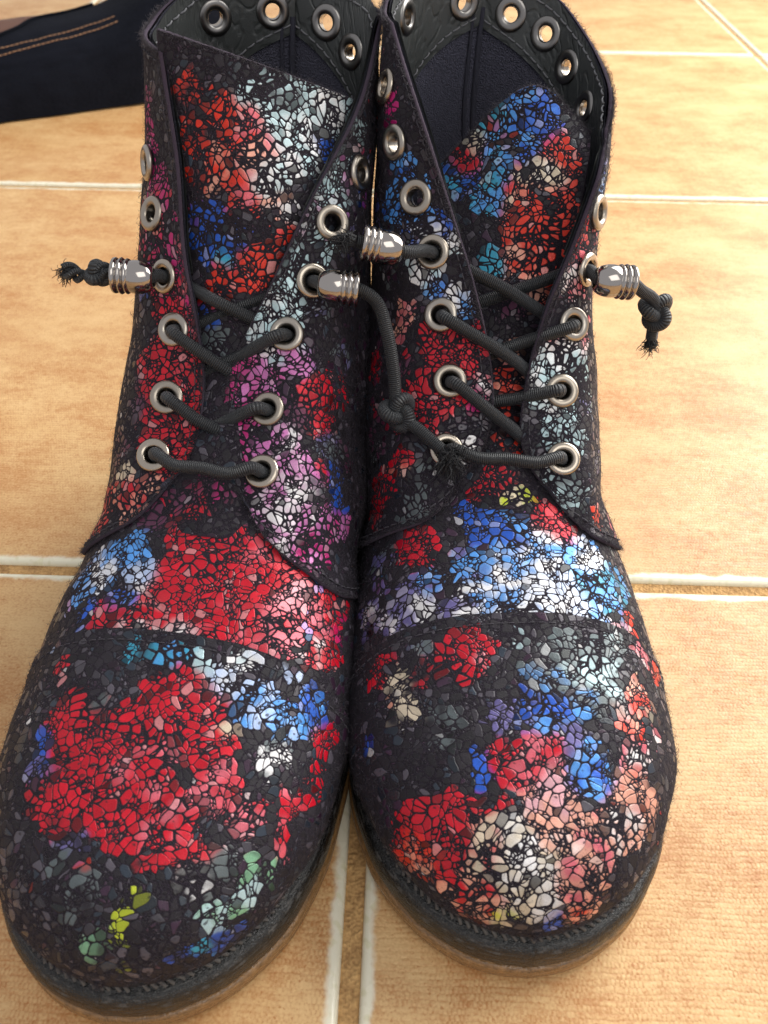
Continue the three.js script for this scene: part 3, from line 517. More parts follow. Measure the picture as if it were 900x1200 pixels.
// blotches of the print: [x, y, z, radius] in boot millimetres, colour, second colour
LEFT.blobs = {
  toe_cap: [
    [4, 70, 56, 4.3, 'sky', 'teal'], [-9, 69, 56, 3.3, 'teal', 'dark'], [22, 68, 53, 3.8, 'white', 'ice'], [38, 61, 51, 4.4, 'pale', 'white'], [36, 62, 53, 4.9, 'pale', 'dark'], [24, 67, 54, 4.3, 'white', 'pale'],
    [-36, 59, 66, 3.5, 'red', 'dark'], [-17, 65, 70, 4.4, 'grey', 'dark'], [30, 34, 124, 4.3, 'blue', 'teal'], [43, 44, 97, 4.7, 'rose', 'red'], [-14, 52, 114, 3.7, 'grey', 'violet'], [12, 54, 112, 4.1, 'red', 'dark'],
    [-19, 55, 106, 4.3, 'red', 'dark'], [-36, 61, 61, 5.2, 'red'], [-22, 62, 78, 10.5, 'red'], [-16, 61, 88, 9.2, 'red'], [-19, 57, 99, 11.3, 'red'], [-5, 64, 80, 9.1, 'red'],
    [4, 67, 65, 8.0, 'red'], [11, 65, 74, 11.1, 'red'], [20, 62, 82, 8.8, 'red'], [3, 61, 90, 10.5, 'red', 'rose'], [24, 58, 92, 7.7, 'rose', 'red'], [14, 57, 102, 8.7, 'red', 'rose'],
    [-3, 58, 101, 10.5, 'red'], [20, 54, 109, 7.2, 'red'], [36, 51, 97, 8.8, 'rose', 'red'], [43, 48, 90, 7.4, 'red', 'rose'], [49, 47, 66, 7.1, 'red'], [49, 45, 76, 4.3, 'red'],
    [17, 67, 60, 6.9, 'white', 'pale'], [29, 63, 65, 8.0, 'pale', 'sky'], [38, 57, 68, 6.7, 'sky', 'pale'], [44, 54, 61, 7.1, 'blue', 'sky'], [23, 62, 76, 3.4, 'cream', 'lime'], [38, 55, 79, 5.8, 'white', 'grey'],
    [38, 45, 106, 5.7, 'green', 'dark'], [25, 47, 116, 5.1, 'white', 'dark'], [30, 41, 120, 5.2, 'ice', 'green'], [36, 42, 113, 5.8, 'ice', 'green'], [33, 34, 122, 4.8, 'blue', 'dark'], [24, 35, 128, 4.3, 'blue', 'dark'],
    [9, 50, 120, 3.1, 'lime', 'dark'], [9, 45, 126, 2.3, 'lime', 'dark'], [9, 42, 129, 3.2, 'lime'], [11, 36, 133, 2.9, 'lime', 'dark'], [0, 41, 131, 4.3, 'green', 'dark'], [-5, 49, 123, 5.3, 'grey', 'dark'],
    [-31, 58, 84, 3.9, 'blue'], [-30, 56, 92, 5.0, 'violet', 'blue'], [-9, 54, 112, 4.8, 'violet', 'dark'], [-21, 46, 120, 2.2, 'scarlet'], [-6, 52, 117, 2.1, 'scarlet'], [-13, 68, 57, 3.9, 'teal'],
    [-1, 69, 57, 4.9, 'sky', 'teal'], [10, 69, 58, 4.0, 'ice'], [26, 50, 111, 5.6, 'grey'], [49, 44, 84, 4.3, 'red']],
  vamp: [
    [25, 68, 48, 6.9, 'red', 'rose'], [12, 70, 50, 5.6, 'red'], [38, 61, 48, 5.0, 'rose', 'red'], [-24, 67, 52, 3.9, 'blue', 'dark'], [-22, 71, 41, 5.3, 'blue', 'sky'], [46, 56, 27, 6.7, 'red', 'magenta'],
    [8, 81, 13, 7.3, 'plum', 'red'], [18, 78, 20, 7.2, 'red', 'rose'], [-5, 74, 38, 16.8, 'red'], [6, 76, 28, 16.9, 'red'], [22, 74, 27, 16.8, 'red'], [18, 70, 44, 13.2, 'red', 'rose'],
    [35, 66, 34, 14.8, 'rose', 'red'], [32, 69, 28, 8.4, 'pink'], [0, 79, 20, 11.9, 'red'], [-8, 71, 46, 12.9, 'red', 'white'], [-23, 69, 46, 7.3, 'red'], [43, 61, 20, 10.0, 'red'],
    [46, 55, 40, 7.8, 'red'], [-25, 75, 24, 8.5, 'sky'], [-33, 70, 29, 9.7, 'sky', 'white'], [-40, 65, 34, 7.7, 'sky'], [-19, 74, 31, 8.0, 'pale', 'white'], [-33, 66, 45, 4.7, 'blue'],
    [-34, 64, 51, 4.0, 'blue'], [-18, 81, 10, 8.9, 'plum'], [-5, 83, 9, 9.5, 'plum', 'red'], [1, 70, 50, 7.0, 'rose', 'white'], [29, 67, 44, 7.9, 'rose'], [40, 60, 42, 8.0, 'red', 'white']],
  left: [
    [-37, 182, -84, 7.0, 'magenta', 'plum'], [-34, 145, -61, 8.8, 'magenta', 'red'], [-23, 144, -52, 6.6, 'magenta', 'rose'], [-27, 157, -62, 6.7, 'magenta', 'red'], [-40, 89, -15, 7.7, 'plum', 'dark'], [-36, 108, -31, 6.7, 'plum', 'dark'],
    [-37, 97, -20, 6.7, 'grey', 'dark'], [-45, 69, 1, 10.7, 'red'], [-30, 81, 7, 8.3, 'red', 'peach'], [-36, 84, -2, 7.0, 'cream', 'red'], [-16, 88, -1, 9.0, 'peach', 'red'], [-15, 95, -11, 11.8, 'red'],
    [-22, 99, -15, 11.0, 'red'], [-16, 105, -22, 11.5, 'red'], [-26, 108, -27, 11.7, 'red'], [-22, 115, -33, 13.1, 'red'], [-18, 121, -37, 8.4, 'rose', 'red'], [-29, 114, -33, 8.5, 'red'],
    [-24, 128, -44, 10.4, 'red'], [-26, 135, -49, 9.5, 'red', 'magenta'], [-29, 144, -57, 8.6, 'magenta', 'red'], [-31, 153, -63, 8.7, 'magenta', 'red'], [-33, 162, -71, 6.8, 'magenta', 'plum'], [-36, 172, -78, 5.9, 'magenta'],
    [-18, 134, -44, 6.5, 'magenta', 'rose'], [-37, 131, -55, 4.4, 'blue'], [-16, 111, -29, 7.4, 'red', 'rose'], [-34, 100, -21, 6.6, 'plum']],
  right: [
    [6, 106, -24, 8.7, 'magenta', 'lilac'], [3, 100, -17, 7.8, 'magenta', 'lilac'], [10, 94, -8, 8.5, 'magenta', 'lilac'], [8, 88, 0, 6.8, 'magenta', 'lilac'], [16, 86, 5, 8.4, 'lilac', 'white'], [24, 89, 2, 9.1, 'white', 'lilac'],
    [25, 96, -7, 8.4, 'white', 'lilac'], [20, 101, -14, 7.6, 'lilac', 'white'], [30, 82, 7, 8.3, 'lilac', 'white'], [36, 73, 9, 8.4, 'magenta', 'lilac'], [39, 74, 1, 8.5, 'magenta', 'lilac'], [27, 78, 15, 6.6, 'lilac', 'white'],
    [11, 113, -30, 9.6, 'lilac', 'magenta'], [18, 118, -35, 8.7, 'lilac', 'ice'], [5, 114, -32, 6.1, 'magenta'], [24, 117, -35, 6.0, 'lilac', 'violet'], [21, 145, -57, 11.0, 'ice', 'grey'], [18, 138, -51, 11.0, 'ice', 'grey'],
    [15, 131, -45, 9.6, 'ice', 'white'], [11, 124, -40, 7.0, 'white', 'ice'], [25, 153, -64, 10.6, 'ice', 'grey'], [29, 162, -73, 9.0, 'ice', 'grey'], [31, 170, -81, 6.8, 'ice', 'grey'], [32, 105, -30, 9.5, 'red'],
    [35, 106, -39, 7.1, 'red'], [31, 102, -24, 6.0, 'red'], [38, 86, -12, 6.4, 'blue'], [40, 79, -8, 5.2, 'blue'], [34, 90, -9, 5.1, 'red'], [37, 153, -89, 4.3, 'magenta'],
    [34, 178, -93, 6.5, 'ice', 'grey'], [35, 94, -21, 8.6, 'grey', 'violet'], [35, 112, -47, 7.2, 'grey', 'violet'], [30, 131, -54, 7.1, 'grey', 'violet'], [34, 146, -70, 7.3, 'grey', 'violet'], [36, 130, -70, 6.5, 'grey', 'plum'],
    [38, 90, -26, 6.2, 'plum', 'grey'], [26, 106, -23, 6.0, 'plum'], [32, 91, -6, 5.9, 'grey', 'lilac']],
  tongue: [
    [-19, 81, 9, 8.3, 'plum', 'red'], [-6, 85, 7, 8.8, 'plum', 'red'], [0, 88, 3, 6.7, 'plum', 'magenta'], [-13, 84, 5, 5.5, 'plum', 'grey'], [-19, 189, -77, 6.6, 'scarlet', 'dark'], [-22, 183, -74, 4.4, 'scarlet', 'dark'],
    [-16, 175, -69, 6.5, 'scarlet', 'dark'], [-6, 184, -74, 6.4, 'scarlet'], [1, 180, -72, 7.1, 'scarlet', 'rose'], [5, 173, -69, 8.8, 'peach', 'rose'], [-4, 169, -64, 8.8, 'scarlet', 'peach'], [0, 162, -60, 7.0, 'scarlet', 'rose'],
    [8, 183, -79, 12.2, 'ice', 'grey'], [13, 189, -87, 11.0, 'ice', 'grey'], [21, 184, -94, 11.1, 'ice', 'white'], [14, 175, -79, 10.8, 'ice', 'white'], [10, 166, -67, 7.7, 'white', 'ice'], [14, 158, -66, 7.8, 'peach', 'white'],
    [12, 152, -61, 6.3, 'scarlet', 'rose'], [23, 170, -86, 5.2, 'blue'], [-13, 153, -58, 8.9, 'blue'], [-4, 150, -54, 8.8, 'blue', 'teal'], [3, 153, -56, 6.3, 'blue'], [-14, 146, -54, 6.4, 'blue'],
    [6, 142, -52, 8.8, 'scarlet'], [-5, 139, -49, 6.3, 'scarlet'], [-10, 133, -47, 5.0, 'scarlet'], [-8, 120, -39, 6.4, 'grey'], [-12, 126, -44, 5.0, 'blue'], [-18, 164, -64, 5.8, 'scarlet', 'dark'],
    [5, 157, -59, 4.9, 'scarlet', 'peach']],
};
RIGHT.blobs = {
  toe_cap: [
    [-13, 67, 62, 5.0, 'red'], [-21, 65, 63, 4.4, 'red', 'plum'], [-1, 68, 62, 4.4, 'grey', 'ice'], [15, 67, 62, 5.8, 'grey', 'ice'], [32, 62, 61, 6.0, 'grey', 'ice'], [44, 55, 61, 4.1, 'rose', 'white'],
    [-31, 62, 64, 4.4, 'grey', 'violet'], [-42, 56, 62, 3.9, 'red', 'plum'], [26, 64, 66, 7.8, 'grey', 'ice'], [9, 66, 67, 5.7, 'grey', 'dark'], [-34, 57, 80, 6.2, 'cream', 'dark'], [-24, 59, 88, 6.1, 'grey', 'dark'],
    [35, 46, 109, 5.7, 'peach', 'dark'], [-31, 60, 70, 5.0, 'red', 'dark'], [-47, 45, 85, 4.4, 'blue', 'dark'], [-7, 62, 87, 6.1, 'violet', 'dark'], [-31, 47, 113, 9.0, 'red'], [-33, 40, 118, 9.2, 'scarlet', 'peach'],
    [-23, 50, 113, 8.9, 'red'], [-16, 49, 120, 8.9, 'red', 'cream'], [-7, 49, 123, 8.9, 'white', 'cream'], [-22, 41, 126, 8.4, 'red', 'peach'], [-16, 36, 131, 8.6, 'red', 'peach'], [-5, 41, 131, 9.7, 'white', 'cream'],
    [2, 46, 126, 9.0, 'white', 'cream'], [5, 51, 119, 9.0, 'peach', 'white'], [12, 42, 129, 8.6, 'peach', 'rose'], [15, 35, 132, 6.9, 'peach', 'scarlet'], [5, 32, 135, 4.7, 'blue'], [-8, 33, 135, 4.3, 'cream', 'lime'],
    [17, 48, 120, 8.5, 'peach', 'rose'], [27, 46, 117, 8.1, 'peach', 'white'], [4, 56, 108, 8.4, 'pink', 'peach'], [-6, 58, 99, 7.2, 'red'], [-2, 57, 102, 5.4, 'red', 'rose'], [5, 59, 97, 6.7, 'rose', 'red'],
    [-14, 57, 102, 5.4, 'blue'], [-16, 58, 98, 3.9, 'blue'], [17, 56, 102, 7.7, 'sky', 'blue'], [15, 59, 94, 6.1, 'violet', 'sky'], [9, 62, 87, 7.7, 'blue', 'sky'], [20, 61, 84, 5.6, 'sky', 'grey'],
    [1, 63, 85, 6.1, 'blue', 'violet'], [22, 63, 73, 10.2, 'grey', 'ice'], [29, 60, 80, 7.0, 'grey', 'ice'], [13, 64, 77, 6.9, 'sky', 'grey'], [33, 56, 87, 7.0, 'peach', 'scarlet'], [39, 55, 78, 5.9, 'scarlet', 'peach'],
    [49, 48, 64, 5.6, 'scarlet'], [33, 53, 97, 7.0, 'rose', 'white'], [41, 50, 90, 5.9, 'rose', 'white'], [28, 51, 107, 7.8, 'peach', 'scarlet'], [-15, 66, 66, 8.1, 'red'], [-8, 67, 66, 5.6, 'red', 'pink'],
    [-23, 64, 67, 5.6, 'red'], [-38, 56, 71, 4.4, 'cream', 'dark'], [-44, 53, 68, 3.2, 'red'], [-9, 54, 112, 4.2, 'red'], [-38, 39, 114, 6.2, 'red'], [7, 64, 77, 5.0, 'grey', 'sky'],
    [26, 64, 64, 6.5, 'grey'], [9, 54, 113, 6.6, 'peach', 'pink'], [-8, 45, 128, 6.6, 'cream', 'white']],
  vamp: [
    [4, 68, 60, 6.4, 'white', 'sky'], [-28, 64, 59, 4.5, 'white', 'violet'], [21, 65, 60, 5.2, 'white', 'pale'], [-38, 61, 48, 6.5, 'white', 'violet'], [-47, 54, 39, 5.4, 'violet', 'white'], [-12, 67, 59, 6.3, 'white', 'sky'],
    [-41, 63, 25, 6.9, 'grey', 'violet'], [-44, 59, 34, 5.4, 'violet', 'plum'], [-27, 69, 42, 5.9, 'sky', 'violet'], [-8, 79, 20, 8.4, 'blue'], [0, 78, 25, 9.4, 'blue', 'sky'], [12, 75, 30, 11.8, 'sky', 'white'],
    [2, 73, 39, 11.5, 'sky', 'white'], [-13, 74, 36, 8.2, 'sky', 'violet'], [-17, 68, 53, 8.3, 'violet', 'white'], [-27, 66, 51, 8.0, 'white', 'violet'], [-35, 65, 43, 5.3, 'violet'], [0, 69, 55, 11.2, 'white', 'sky'],
    [15, 70, 48, 13.1, 'white', 'pale'], [31, 67, 42, 10.2, 'teal', 'sky'], [27, 71, 30, 8.6, 'white', 'sky'], [39, 63, 35, 7.0, 'teal', 'sky'], [-29, 72, 26, 7.4, 'red'], [-28, 70, 32, 4.6, 'red'],
    [20, 76, 23, 6.9, 'red'], [15, 79, 18, 7.6, 'red'], [16, 67, 58, 7.1, 'white', 'pale'], [34, 62, 56, 4.7, 'pink'], [41, 59, 48, 4.1, 'scarlet'], [28, 65, 53, 6.0, 'white', 'sky'],
    [2, 84, 6, 7.6, 'red'], [-8, 83, 9, 4.8, 'red'], [6, 82, 12, 4.8, 'cream', 'lime'], [12, 71, 45, 8.5, 'white', 'pale'], [42, 56, 55, 4.1, 'white', 'scarlet'], [-44, 56, 47, 6.0, 'violet', 'dark'],
    [-8, 72, 45, 7.8, 'sky', 'white']],
  left: [
    [-41, 93, -23, 6.6, 'plum', 'red'], [-43, 83, -17, 6.6, 'plum', 'grey'], [-34, 110, -26, 5.6, 'red', 'plum'], [-38, 133, -51, 6.6, 'grey', 'plum'], [-42, 147, -70, 6.0, 'violet', 'blue'], [-28, 86, 6, 6.2, 'grey', 'dark'],
    [-40, 76, 0, 8.0, 'red'], [-36, 85, -3, 7.1, 'red', 'peach'], [-43, 64, 3, 6.1, 'red', 'grey'], [-25, 104, -13, 9.8, 'red'], [-19, 115, -22, 8.7, 'red'], [-12, 121, -25, 7.1, 'red'],
    [-23, 119, -27, 6.3, 'red'], [-7, 105, -12, 6.3, 'magenta', 'pink'], [-6, 110, -16, 4.7, 'white', 'rose'], [-19, 134, -36, 7.1, 'sky', 'blue'], [-22, 139, -41, 8.0, 'white', 'ice'], [-14, 132, -33, 6.3, 'sky', 'white'],
    [-25, 149, -49, 8.0, 'blue', 'white'], [-28, 154, -53, 7.3, 'sky', 'blue'], [-18, 146, -44, 5.6, 'white', 'ice'], [-33, 158, -59, 6.6, 'sky', 'blue'], [-30, 165, -60, 7.3, 'sky', 'blue'], [-33, 169, -65, 5.8, 'sky'],
    [-37, 175, -73, 3.3, 'magenta'], [-39, 187, -87, 5.2, 'magenta', 'red'], [-36, 182, -75, 5.0, 'magenta'], [-34, 122, -39, 7.3, 'rose', 'peach'], [-39, 111, -40, 6.6, 'plum'], [-42, 102, -38, 5.9, 'red', 'plum'],
    [-13, 105, -12, 5.5, 'red'], [-34, 99, -16, 6.4, 'red'], [-16, 96, -4, 5.4, 'red', 'white'], [-31, 76, 13, 6.2, 'grey'], [-12, 114, -20, 5.5, 'red'], [-10, 94, -2, 4.7, 'white', 'grey']],
  right: [
    [37, 84, -4, 6.6, 'grey', 'violet'], [25, 84, 10, 7.1, 'grey', 'ice'], [32, 145, -47, 7.5, 'rose', 'red'], [27, 152, -43, 4.9, 'red'], [26, 136, -37, 9.0, 'white', 'rose'], [34, 127, -41, 5.9, 'magenta', 'red'],
    [20, 120, -25, 8.1, 'white', 'rose'], [17, 113, -20, 7.2, 'white', 'ice'], [25, 115, -23, 8.9, 'ice', 'white'], [30, 109, -21, 7.4, 'ice', 'grey'], [22, 98, -5, 8.0, 'ice', 'grey'], [13, 89, 3, 5.5, 'white', 'ice'],
    [17, 104, -11, 6.4, 'ice', 'white'], [34, 159, -54, 5.0, 'sky', 'ice'], [35, 166, -58, 4.2, 'blue', 'ice'], [36, 72, 11, 5.7, 'scarlet'], [43, 64, 9, 4.2, 'rose'], [33, 99, -14, 4.9, 'violet', 'ice'],
    [19, 86, 7, 5.5, 'ice', 'grey'], [30, 118, -28, 5.7, 'white', 'rose']],
  tongue: [
    [1, 86, 8, 6.9, 'red'], [-6, 83, 11, 5.5, 'red'], [6, 82, 13, 4.8, 'cream', 'lime'], [5, 92, -5, 4.9, 'scarlet', 'dark'], [13, 177, -86, 10.2, 'blue', 'sky'], [19, 172, -82, 7.0, 'blue'],
    [1, 168, -85, 10.2, 'sky', 'teal'], [8, 164, -78, 9.7, 'sky', 'blue'], [-9, 160, -85, 7.1, 'red', 'scarlet'], [-4, 166, -87, 5.5, 'cream', 'scarlet'], [-10, 155, -80, 7.8, 'teal', 'blue'], [-1, 152, -71, 8.4, 'teal', 'sky'],
    [22, 168, -78, 7.0, 'scarlet'], [28, 164, -74, 5.4, 'scarlet'], [19, 161, -72, 7.7, 'cream', 'white'], [10, 158, -72, 6.1, 'cream'], [8, 153, -68, 6.8, 'scarlet', 'cream'], [19, 154, -66, 11.4, 'scarlet'],
    [14, 145, -60, 11.3, 'scarlet'], [22, 145, -59, 9.4, 'scarlet'], [8, 137, -55, 8.2, 'scarlet', 'peach'], [20, 136, -52, 7.5, 'scarlet', 'peach'], [26, 138, -54, 5.3, 'scarlet'], [-1, 134, -55, 5.6, 'teal'],
    [20, 127, -46, 7.5, 'peach', 'scarlet'], [8, 126, -46, 5.5, 'plum'], [6, 99, -16, 7.1, 'scarlet', 'dark'], [3, 106, -26, 6.5, 'scarlet', 'peach'], [8, 112, -33, 5.1, 'peach', 'dark'], [-15, 156, -86, 4.7, 'blue', 'teal']],
};

function makeBoot(spec) {
  const boot = thing('ankle_boot', spec.label, 'boot');
  boot.rotation.y = -spec.yaw;
  boot.position.set(spec.tip[0] + MID * Math.sin(spec.yaw), 0, spec.tip[1] - MID * Math.cos(spec.yaw));
  const blobs = (name) => (spec.blobs[name] ?? []).map((b) => [b[0] / 1000, b[1] / 1000, b[2] / 1000, b[3] / 1000, b[4], b[5]]);

  // toe cap and vamp
  const CAP = spec.cap;
  wide = spec.wide;
  const dCap = (v) => INSET + 0.00001 + (CAP - INSET) * Math.pow(v, 1.7);
  const seam = (th) => 0.006 * (1 - th * th);                                     // the seam bows towards the toe at the sides
  const capF = (u, v) => { const th = u * 2 - 1; const d = INSET + 0.00001 + (CAP - 0.004 * th * th - INSET) * Math.pow(v, 1.7); return footPoint(th, d, 0.0009); };
  const vampF = (u, v) => { const th = u * 2 - 1; return footPoint(th, lerp(CAP - 0.012, 0.146, v), 0); };
  for (const [name, f, nu, nv, seed] of [['toe_cap', capF, 110, 80, 1], ['vamp', vampF, 110, 60, 2]]) {
    const pts = gridPoints(f, nu, nv), s = slab(pts, nu, nv, false, 0.0009), bare = new Uint8Array(320 * 256), mat = bakeFabric(pts, nu, nv, blobs(name), { seed, w: 1280, h: 1024, cell: 0.82, bare });
    const pm = part(name, mergeGeometries([s.outer, s.edge]), mat, boot);
    nap(pm, pts, s.outer.attributes.normal.array, nu, nv, bare, 320, 256, name === 'toe_cap' ? 5200 : 2200, seed * 7 + spec.seed, name === 'toe_cap' ? [[(t, e) => [t, 1 - e], 260]] : []);
    if (name === 'toe_cap') {
      const g = [];
      for (const dv of [0.972]) { const P = [], Nn = []; for (let i = 4; i <= 106; i++) { const k = Math.round(dv * nv) * (nu + 1) + i; P.push(V().fromArray(pts, k * 3)); Nn.push(V().fromArray(s.outer.attributes.normal.array, k * 3)); } g.push(...stitchesAlong(P, Nn, 0.0022, 0.0011, 0.00018, 0.00022)); }
      const st = part('stitching', mergeGeometries(g), M.stitchDark, boot); st.userData.kind = 'stuff';
    }
  }

  // quarters: printed outside, black leather collar and dark fleece inside, eyelets through both
  for (const side of ['left', 'right']) {
    const sg = side === 'right' ? 1 : -1, flip = sg < 0, rows = spec[side], f0 = surfaceFrom(rows);
    const f = (u, v) => {                                       // the flap's lower corner is cut round
      const k = Math.pow(Math.max(0, 1 - u / 0.14), 2) * Math.pow(Math.max(0, 1 - v / 0.14), 2);
      const q = f0(u + 0.045 * k, v + 0.045 * k), lift = 0.0028 * Math.pow(Math.max(0, 1 - u / 0.22), 2) * smooth(0.06, 0.25, v) * smooth(1.0, 0.8, v);
      const wv = 0.0016 * N3(q.x * 26, q.y * 26, q.z * 26 + sg * 5) + 0.0007 * N3(q.x * 70, q.y * 45, q.z * 70); q.x += sg * wv * smooth(0.1, 0.4, u); q.z += wv * 0.7 * (1 - smooth(0.3, 0.8, u));
      q.z += lift * 0.8; q.y += lift * 0.6;                      // the free edge of the flap stands off the tongue
      return hugFoot(q, 0.0015);
    };
    const nu = 120, nv = 110, pts = gridPoints(f, nu, nv), s = slab(pts, nu, nv, flip, 0.0014);
    const nor = s.outer.attributes.normal;
    const look = (u, v) => {
      const fu = clamp(u) * nu, fv = clamp(v) * nv, i = Math.min(nu - 1, Math.floor(fu)), j = Math.min(nv - 1, Math.floor(fv)), a = fu - i, b = fv - j, g = (arr) => { const q = V(); for (const [di, dj, w] of [[0, 0, (1 - a) * (1 - b)], [1, 0, a * (1 - b)], [0, 1, (1 - a) * b], [1, 1, a * b]]) q.addScaledVector(V().fromArray(arr, ((j + dj) * (nu + 1) + i + di) * 3), w); return q; };
      return { p: g(pts), n: g(nor.array).normalize() };
    };
    spec['look_' + side] = look;
    const eyes = spec['eyes_' + side].map(([u, v]) => look(u, v));
    const holes = eyes.map((e) => ({ x: e.p.x, y: e.p.y, z: e.p.z, r: 0.0032 }));
    const bare = new Uint8Array(320 * 256), mat = bakeFabric(pts, nu, nv, blobs(side), { seed: side === 'left' ? 3 : 4, w: 1280, h: 1024, holes, gap: 0.055, cell: 0.74, fleck: 0.30, bare });
    const q = part('quarter', s.outer, mat, boot);
    part('cut_edge', s.edge, M.cutEdge, q);
    sheetOf.set(q, side);
    nap(q, pts, nor.array, nu, nv, bare, 320, 256, 4200, spec.seed * 3 + sg, [[(t, e) => [t, 1 - e * 0.6], 2400], [(t, e) => [e * 0.6, t], 2200], [(t, e) => [t * 0.5, e * 0.6], 900]]);
    for (const [ei, e] of eyes.entries()) {
      const m = part('eyelet', eyeletGeo, M.eyelets[ei % 3], q); orient(m, e.p.clone().addScaledVector(e.n, 0.0003), e.n.clone().add(V(0.08 * Math.sin(ei * 2.3 + sg), 0.08 * Math.cos(ei * 3.1), 0)));
      const w = part('eyelet_washer', washerGeo, M.gunmetal, q); orient(w, e.p.clone().addScaledVector(e.n, -0.0034), e.n.clone().negate());
    }
    // inside
    const inner = new Float32Array(pts.length); for (let k = 0; k < pts.length; k++) inner[k] = pts[k] - 0.0022 * nor.array[k];
    const ig = gridGeometry(inner, nu, nv, !flip);
    const band = keyed([[0.1, 0.62], [0.55, 0.73], [0.73, 0.82], [0.9, 0.89], [1, 0.91]]);
    const keep = (g, test) => { const id = g.index.array, o = []; for (let t = 0; t < id.length; t += 3) { const u = (g.attributes.uv.getX(id[t]) + g.attributes.uv.getX(id[t + 1]) + g.attributes.uv.getX(id[t + 2])) / 3, v = (g.attributes.uv.getY(id[t]) + g.attributes.uv.getY(id[t + 1]) + g.attributes.uv.getY(id[t + 2])) / 3; if (test(u, v)) o.push(id[t], id[t + 1], id[t + 2]); } const h = g.clone(); h.setIndex(o); return h; };
    const inHole = (u, v) => { const p = look(u, v).p; return holes.some((h) => p.distanceTo(V(h.x, h.y, h.z)) < 0.0044); };
    const scaleUv = (g, a, b) => { const uv = g.attributes.uv; for (let i = 0; i < uv.count; i++) uv.setXY(i, uv.getX(i) * a, uv.getY(i) * b); return g; };
    part('lining', scaleUv(keep(ig, (u, v) => !inHole(u, v)), 3.4, 4), M.fleece, boot);
const cf = gridGeometry(gridPoints((u, t) => { const e = look(u, lerp(band(u), 1, t)); return e.p.addScaledVector(e.n, -0.0031); }, 160, 60), 160, 60, !flip);
    part('collar_facing', scaleUv(((g0) => { const id = g0.index.array, uvs = g0.attributes.uv, o = []; for (let t = 0; t < id.length; t += 3) { const u = (uvs.getX(id[t]) + uvs.getX(id[t + 1]) + uvs.getX(id[t + 2])) / 3, w = (uvs.getY(id[t]) + uvs.getY(id[t + 1]) + uvs.getY(id[t + 2])) / 3; if (!inHole(u, lerp(band(u), 1, w))) o.push(id[t], id[t + 1], id[t + 2]); } g0.setIndex(o); return g0; })(cf), 3, 0.8), M.leather, boot);
    if (sg < 0) { const P = (o) => Array.from({ length: 16 }, (_, i) => { const e = look(1 - o, lerp(0.25, 0.93, i / 15)); return e.p.addScaledVector(e.n, -0.0030); }); part('back_seam', mergeGeometries([tube(P(0.004), 0.0011, 40, 7), tube(P(0.03), 0.0007, 40, 6)]), M.fleece, boot); }
    const g = [], row = (fn, n, lift, off, ...a) => { const P = [], Nn = []; for (let i = 0; i <= n; i++) { const [u, v] = fn(i / n), e = look(u, v); P.push(e.p.clone().addScaledVector(e.n, off)); Nn.push(e.n.clone().multiplyScalar(off < 0 ? -1 : 1)); } return stitchesAlong(P, Nn, ...a, lift); };
    g.push(...row((t) => [0.16 + 0.84 * t, band(0.16 + 0.84 * t) + 0.012], 120, 0.0006, -0.0031, 0.003, 0.0008, 0.00034));
    g.push(...row((t) => [0.02 + 0.97 * t, 0.978], 140, 0.0006, -0.0031, 0.0032, 0.0008, 0.00036));
    part('stitching', mergeGeometries(g), M.stitch, boot).userData.kind = 'stuff';
    const h = [];
    h.push(...row((t) => [0.022, 0.03 + 0.95 * t], 120, 0.0004, 0.0001, 0.0022, 0.0010, 0.00022));
    h.push(...row((t) => [0.02 + 0.97 * t, 0.985], 140, 0.0004, 0.0001, 0.0024, 0.0010, 0.00025));
    h.push(...row((t) => [0.02 + 0.45 * t, 0.022], 140, 0.0004, 0.0001, 0.0024, 0.0010, 0.00025));
    part('stitching', mergeGeometries(h), M.stitchDark, boot).userData.kind = 'stuff';
  }
  // tongue
  {
    let tongueBare; const f = surfaceFrom(spec.tongue), nu = 60, nv = 90, pts = gridPoints(f, nu, nv), s = slab(pts, nu, nv, false, 0.0022);
    const tg = part('tongue', mergeGeometries([s.outer, gridGeometry(s.back, nu, nv, true)]), bakeFabric(pts, nu, nv, blobs('tongue'), { seed: 5, w: 800, h: 1024, gap: 0.07, cell: 0.76, bare: (tongueBare = new Uint8Array(200 * 256)) }), boot);
    part('cut_edge', s.edge, M.cutEdge, tg);
    nap(tg, pts, s.outer.attributes.normal.array, nu, nv, tongueBare, 200, 256, 1600, spec.seed * 5, [[(t, e) => [t, 1 - e], 900]]);
  }
  // sole: welt, midsole, outsole lofted round the outline
  const ring = (() => {
    const P = [], n = 90;
    for (let k = 0; k <= n; k++) { const t = k / n, d = 0.297 * (0.5 - 0.5 * Math.cos(Math.PI * t)); P.push([soleW(d), d]); }
    const all = P.map(([w, d]) => [w, d]); for (let k = n - 1; k > 0; k--) all.push([-P[k][0], P[k][1]]);
    return all;
  })();
  const K = ring.length, nrm = ring.map((_, i) => { const a = ring[(i + K - 1) % K], b = ring[(i + 1) % K], tx = b[0] - a[0], td = b[1] - a[1], l = Math.hypot(tx, td) || 1; return [td / l, -tx / l]; });
  const loft = (prof) => {
    const pos = [], uv = [], idx = []; let len = 0;
    for (let j = 0; j < prof.length; j++) { len = 0; for (let i = 0; i <= K; i++) { const q = i % K, [x, d] = ring[q], [nx, nd] = nrm[q]; const p = L3(x + nx * prof[j][0], d + nd * prof[j][0], prof[j][1] + spring(d)); pos.push(p.x, p.y, p.z); uv.push(i / K * 10, prof[j][2]); } }
    for (let j = 0; j < prof.length - 1; j++) for (let i = 0; i < K; i++) { const a = j * (K + 1) + i; idx.push(a, a + K + 1, a + 1, a + 1, a + K + 1, a + K + 2); }
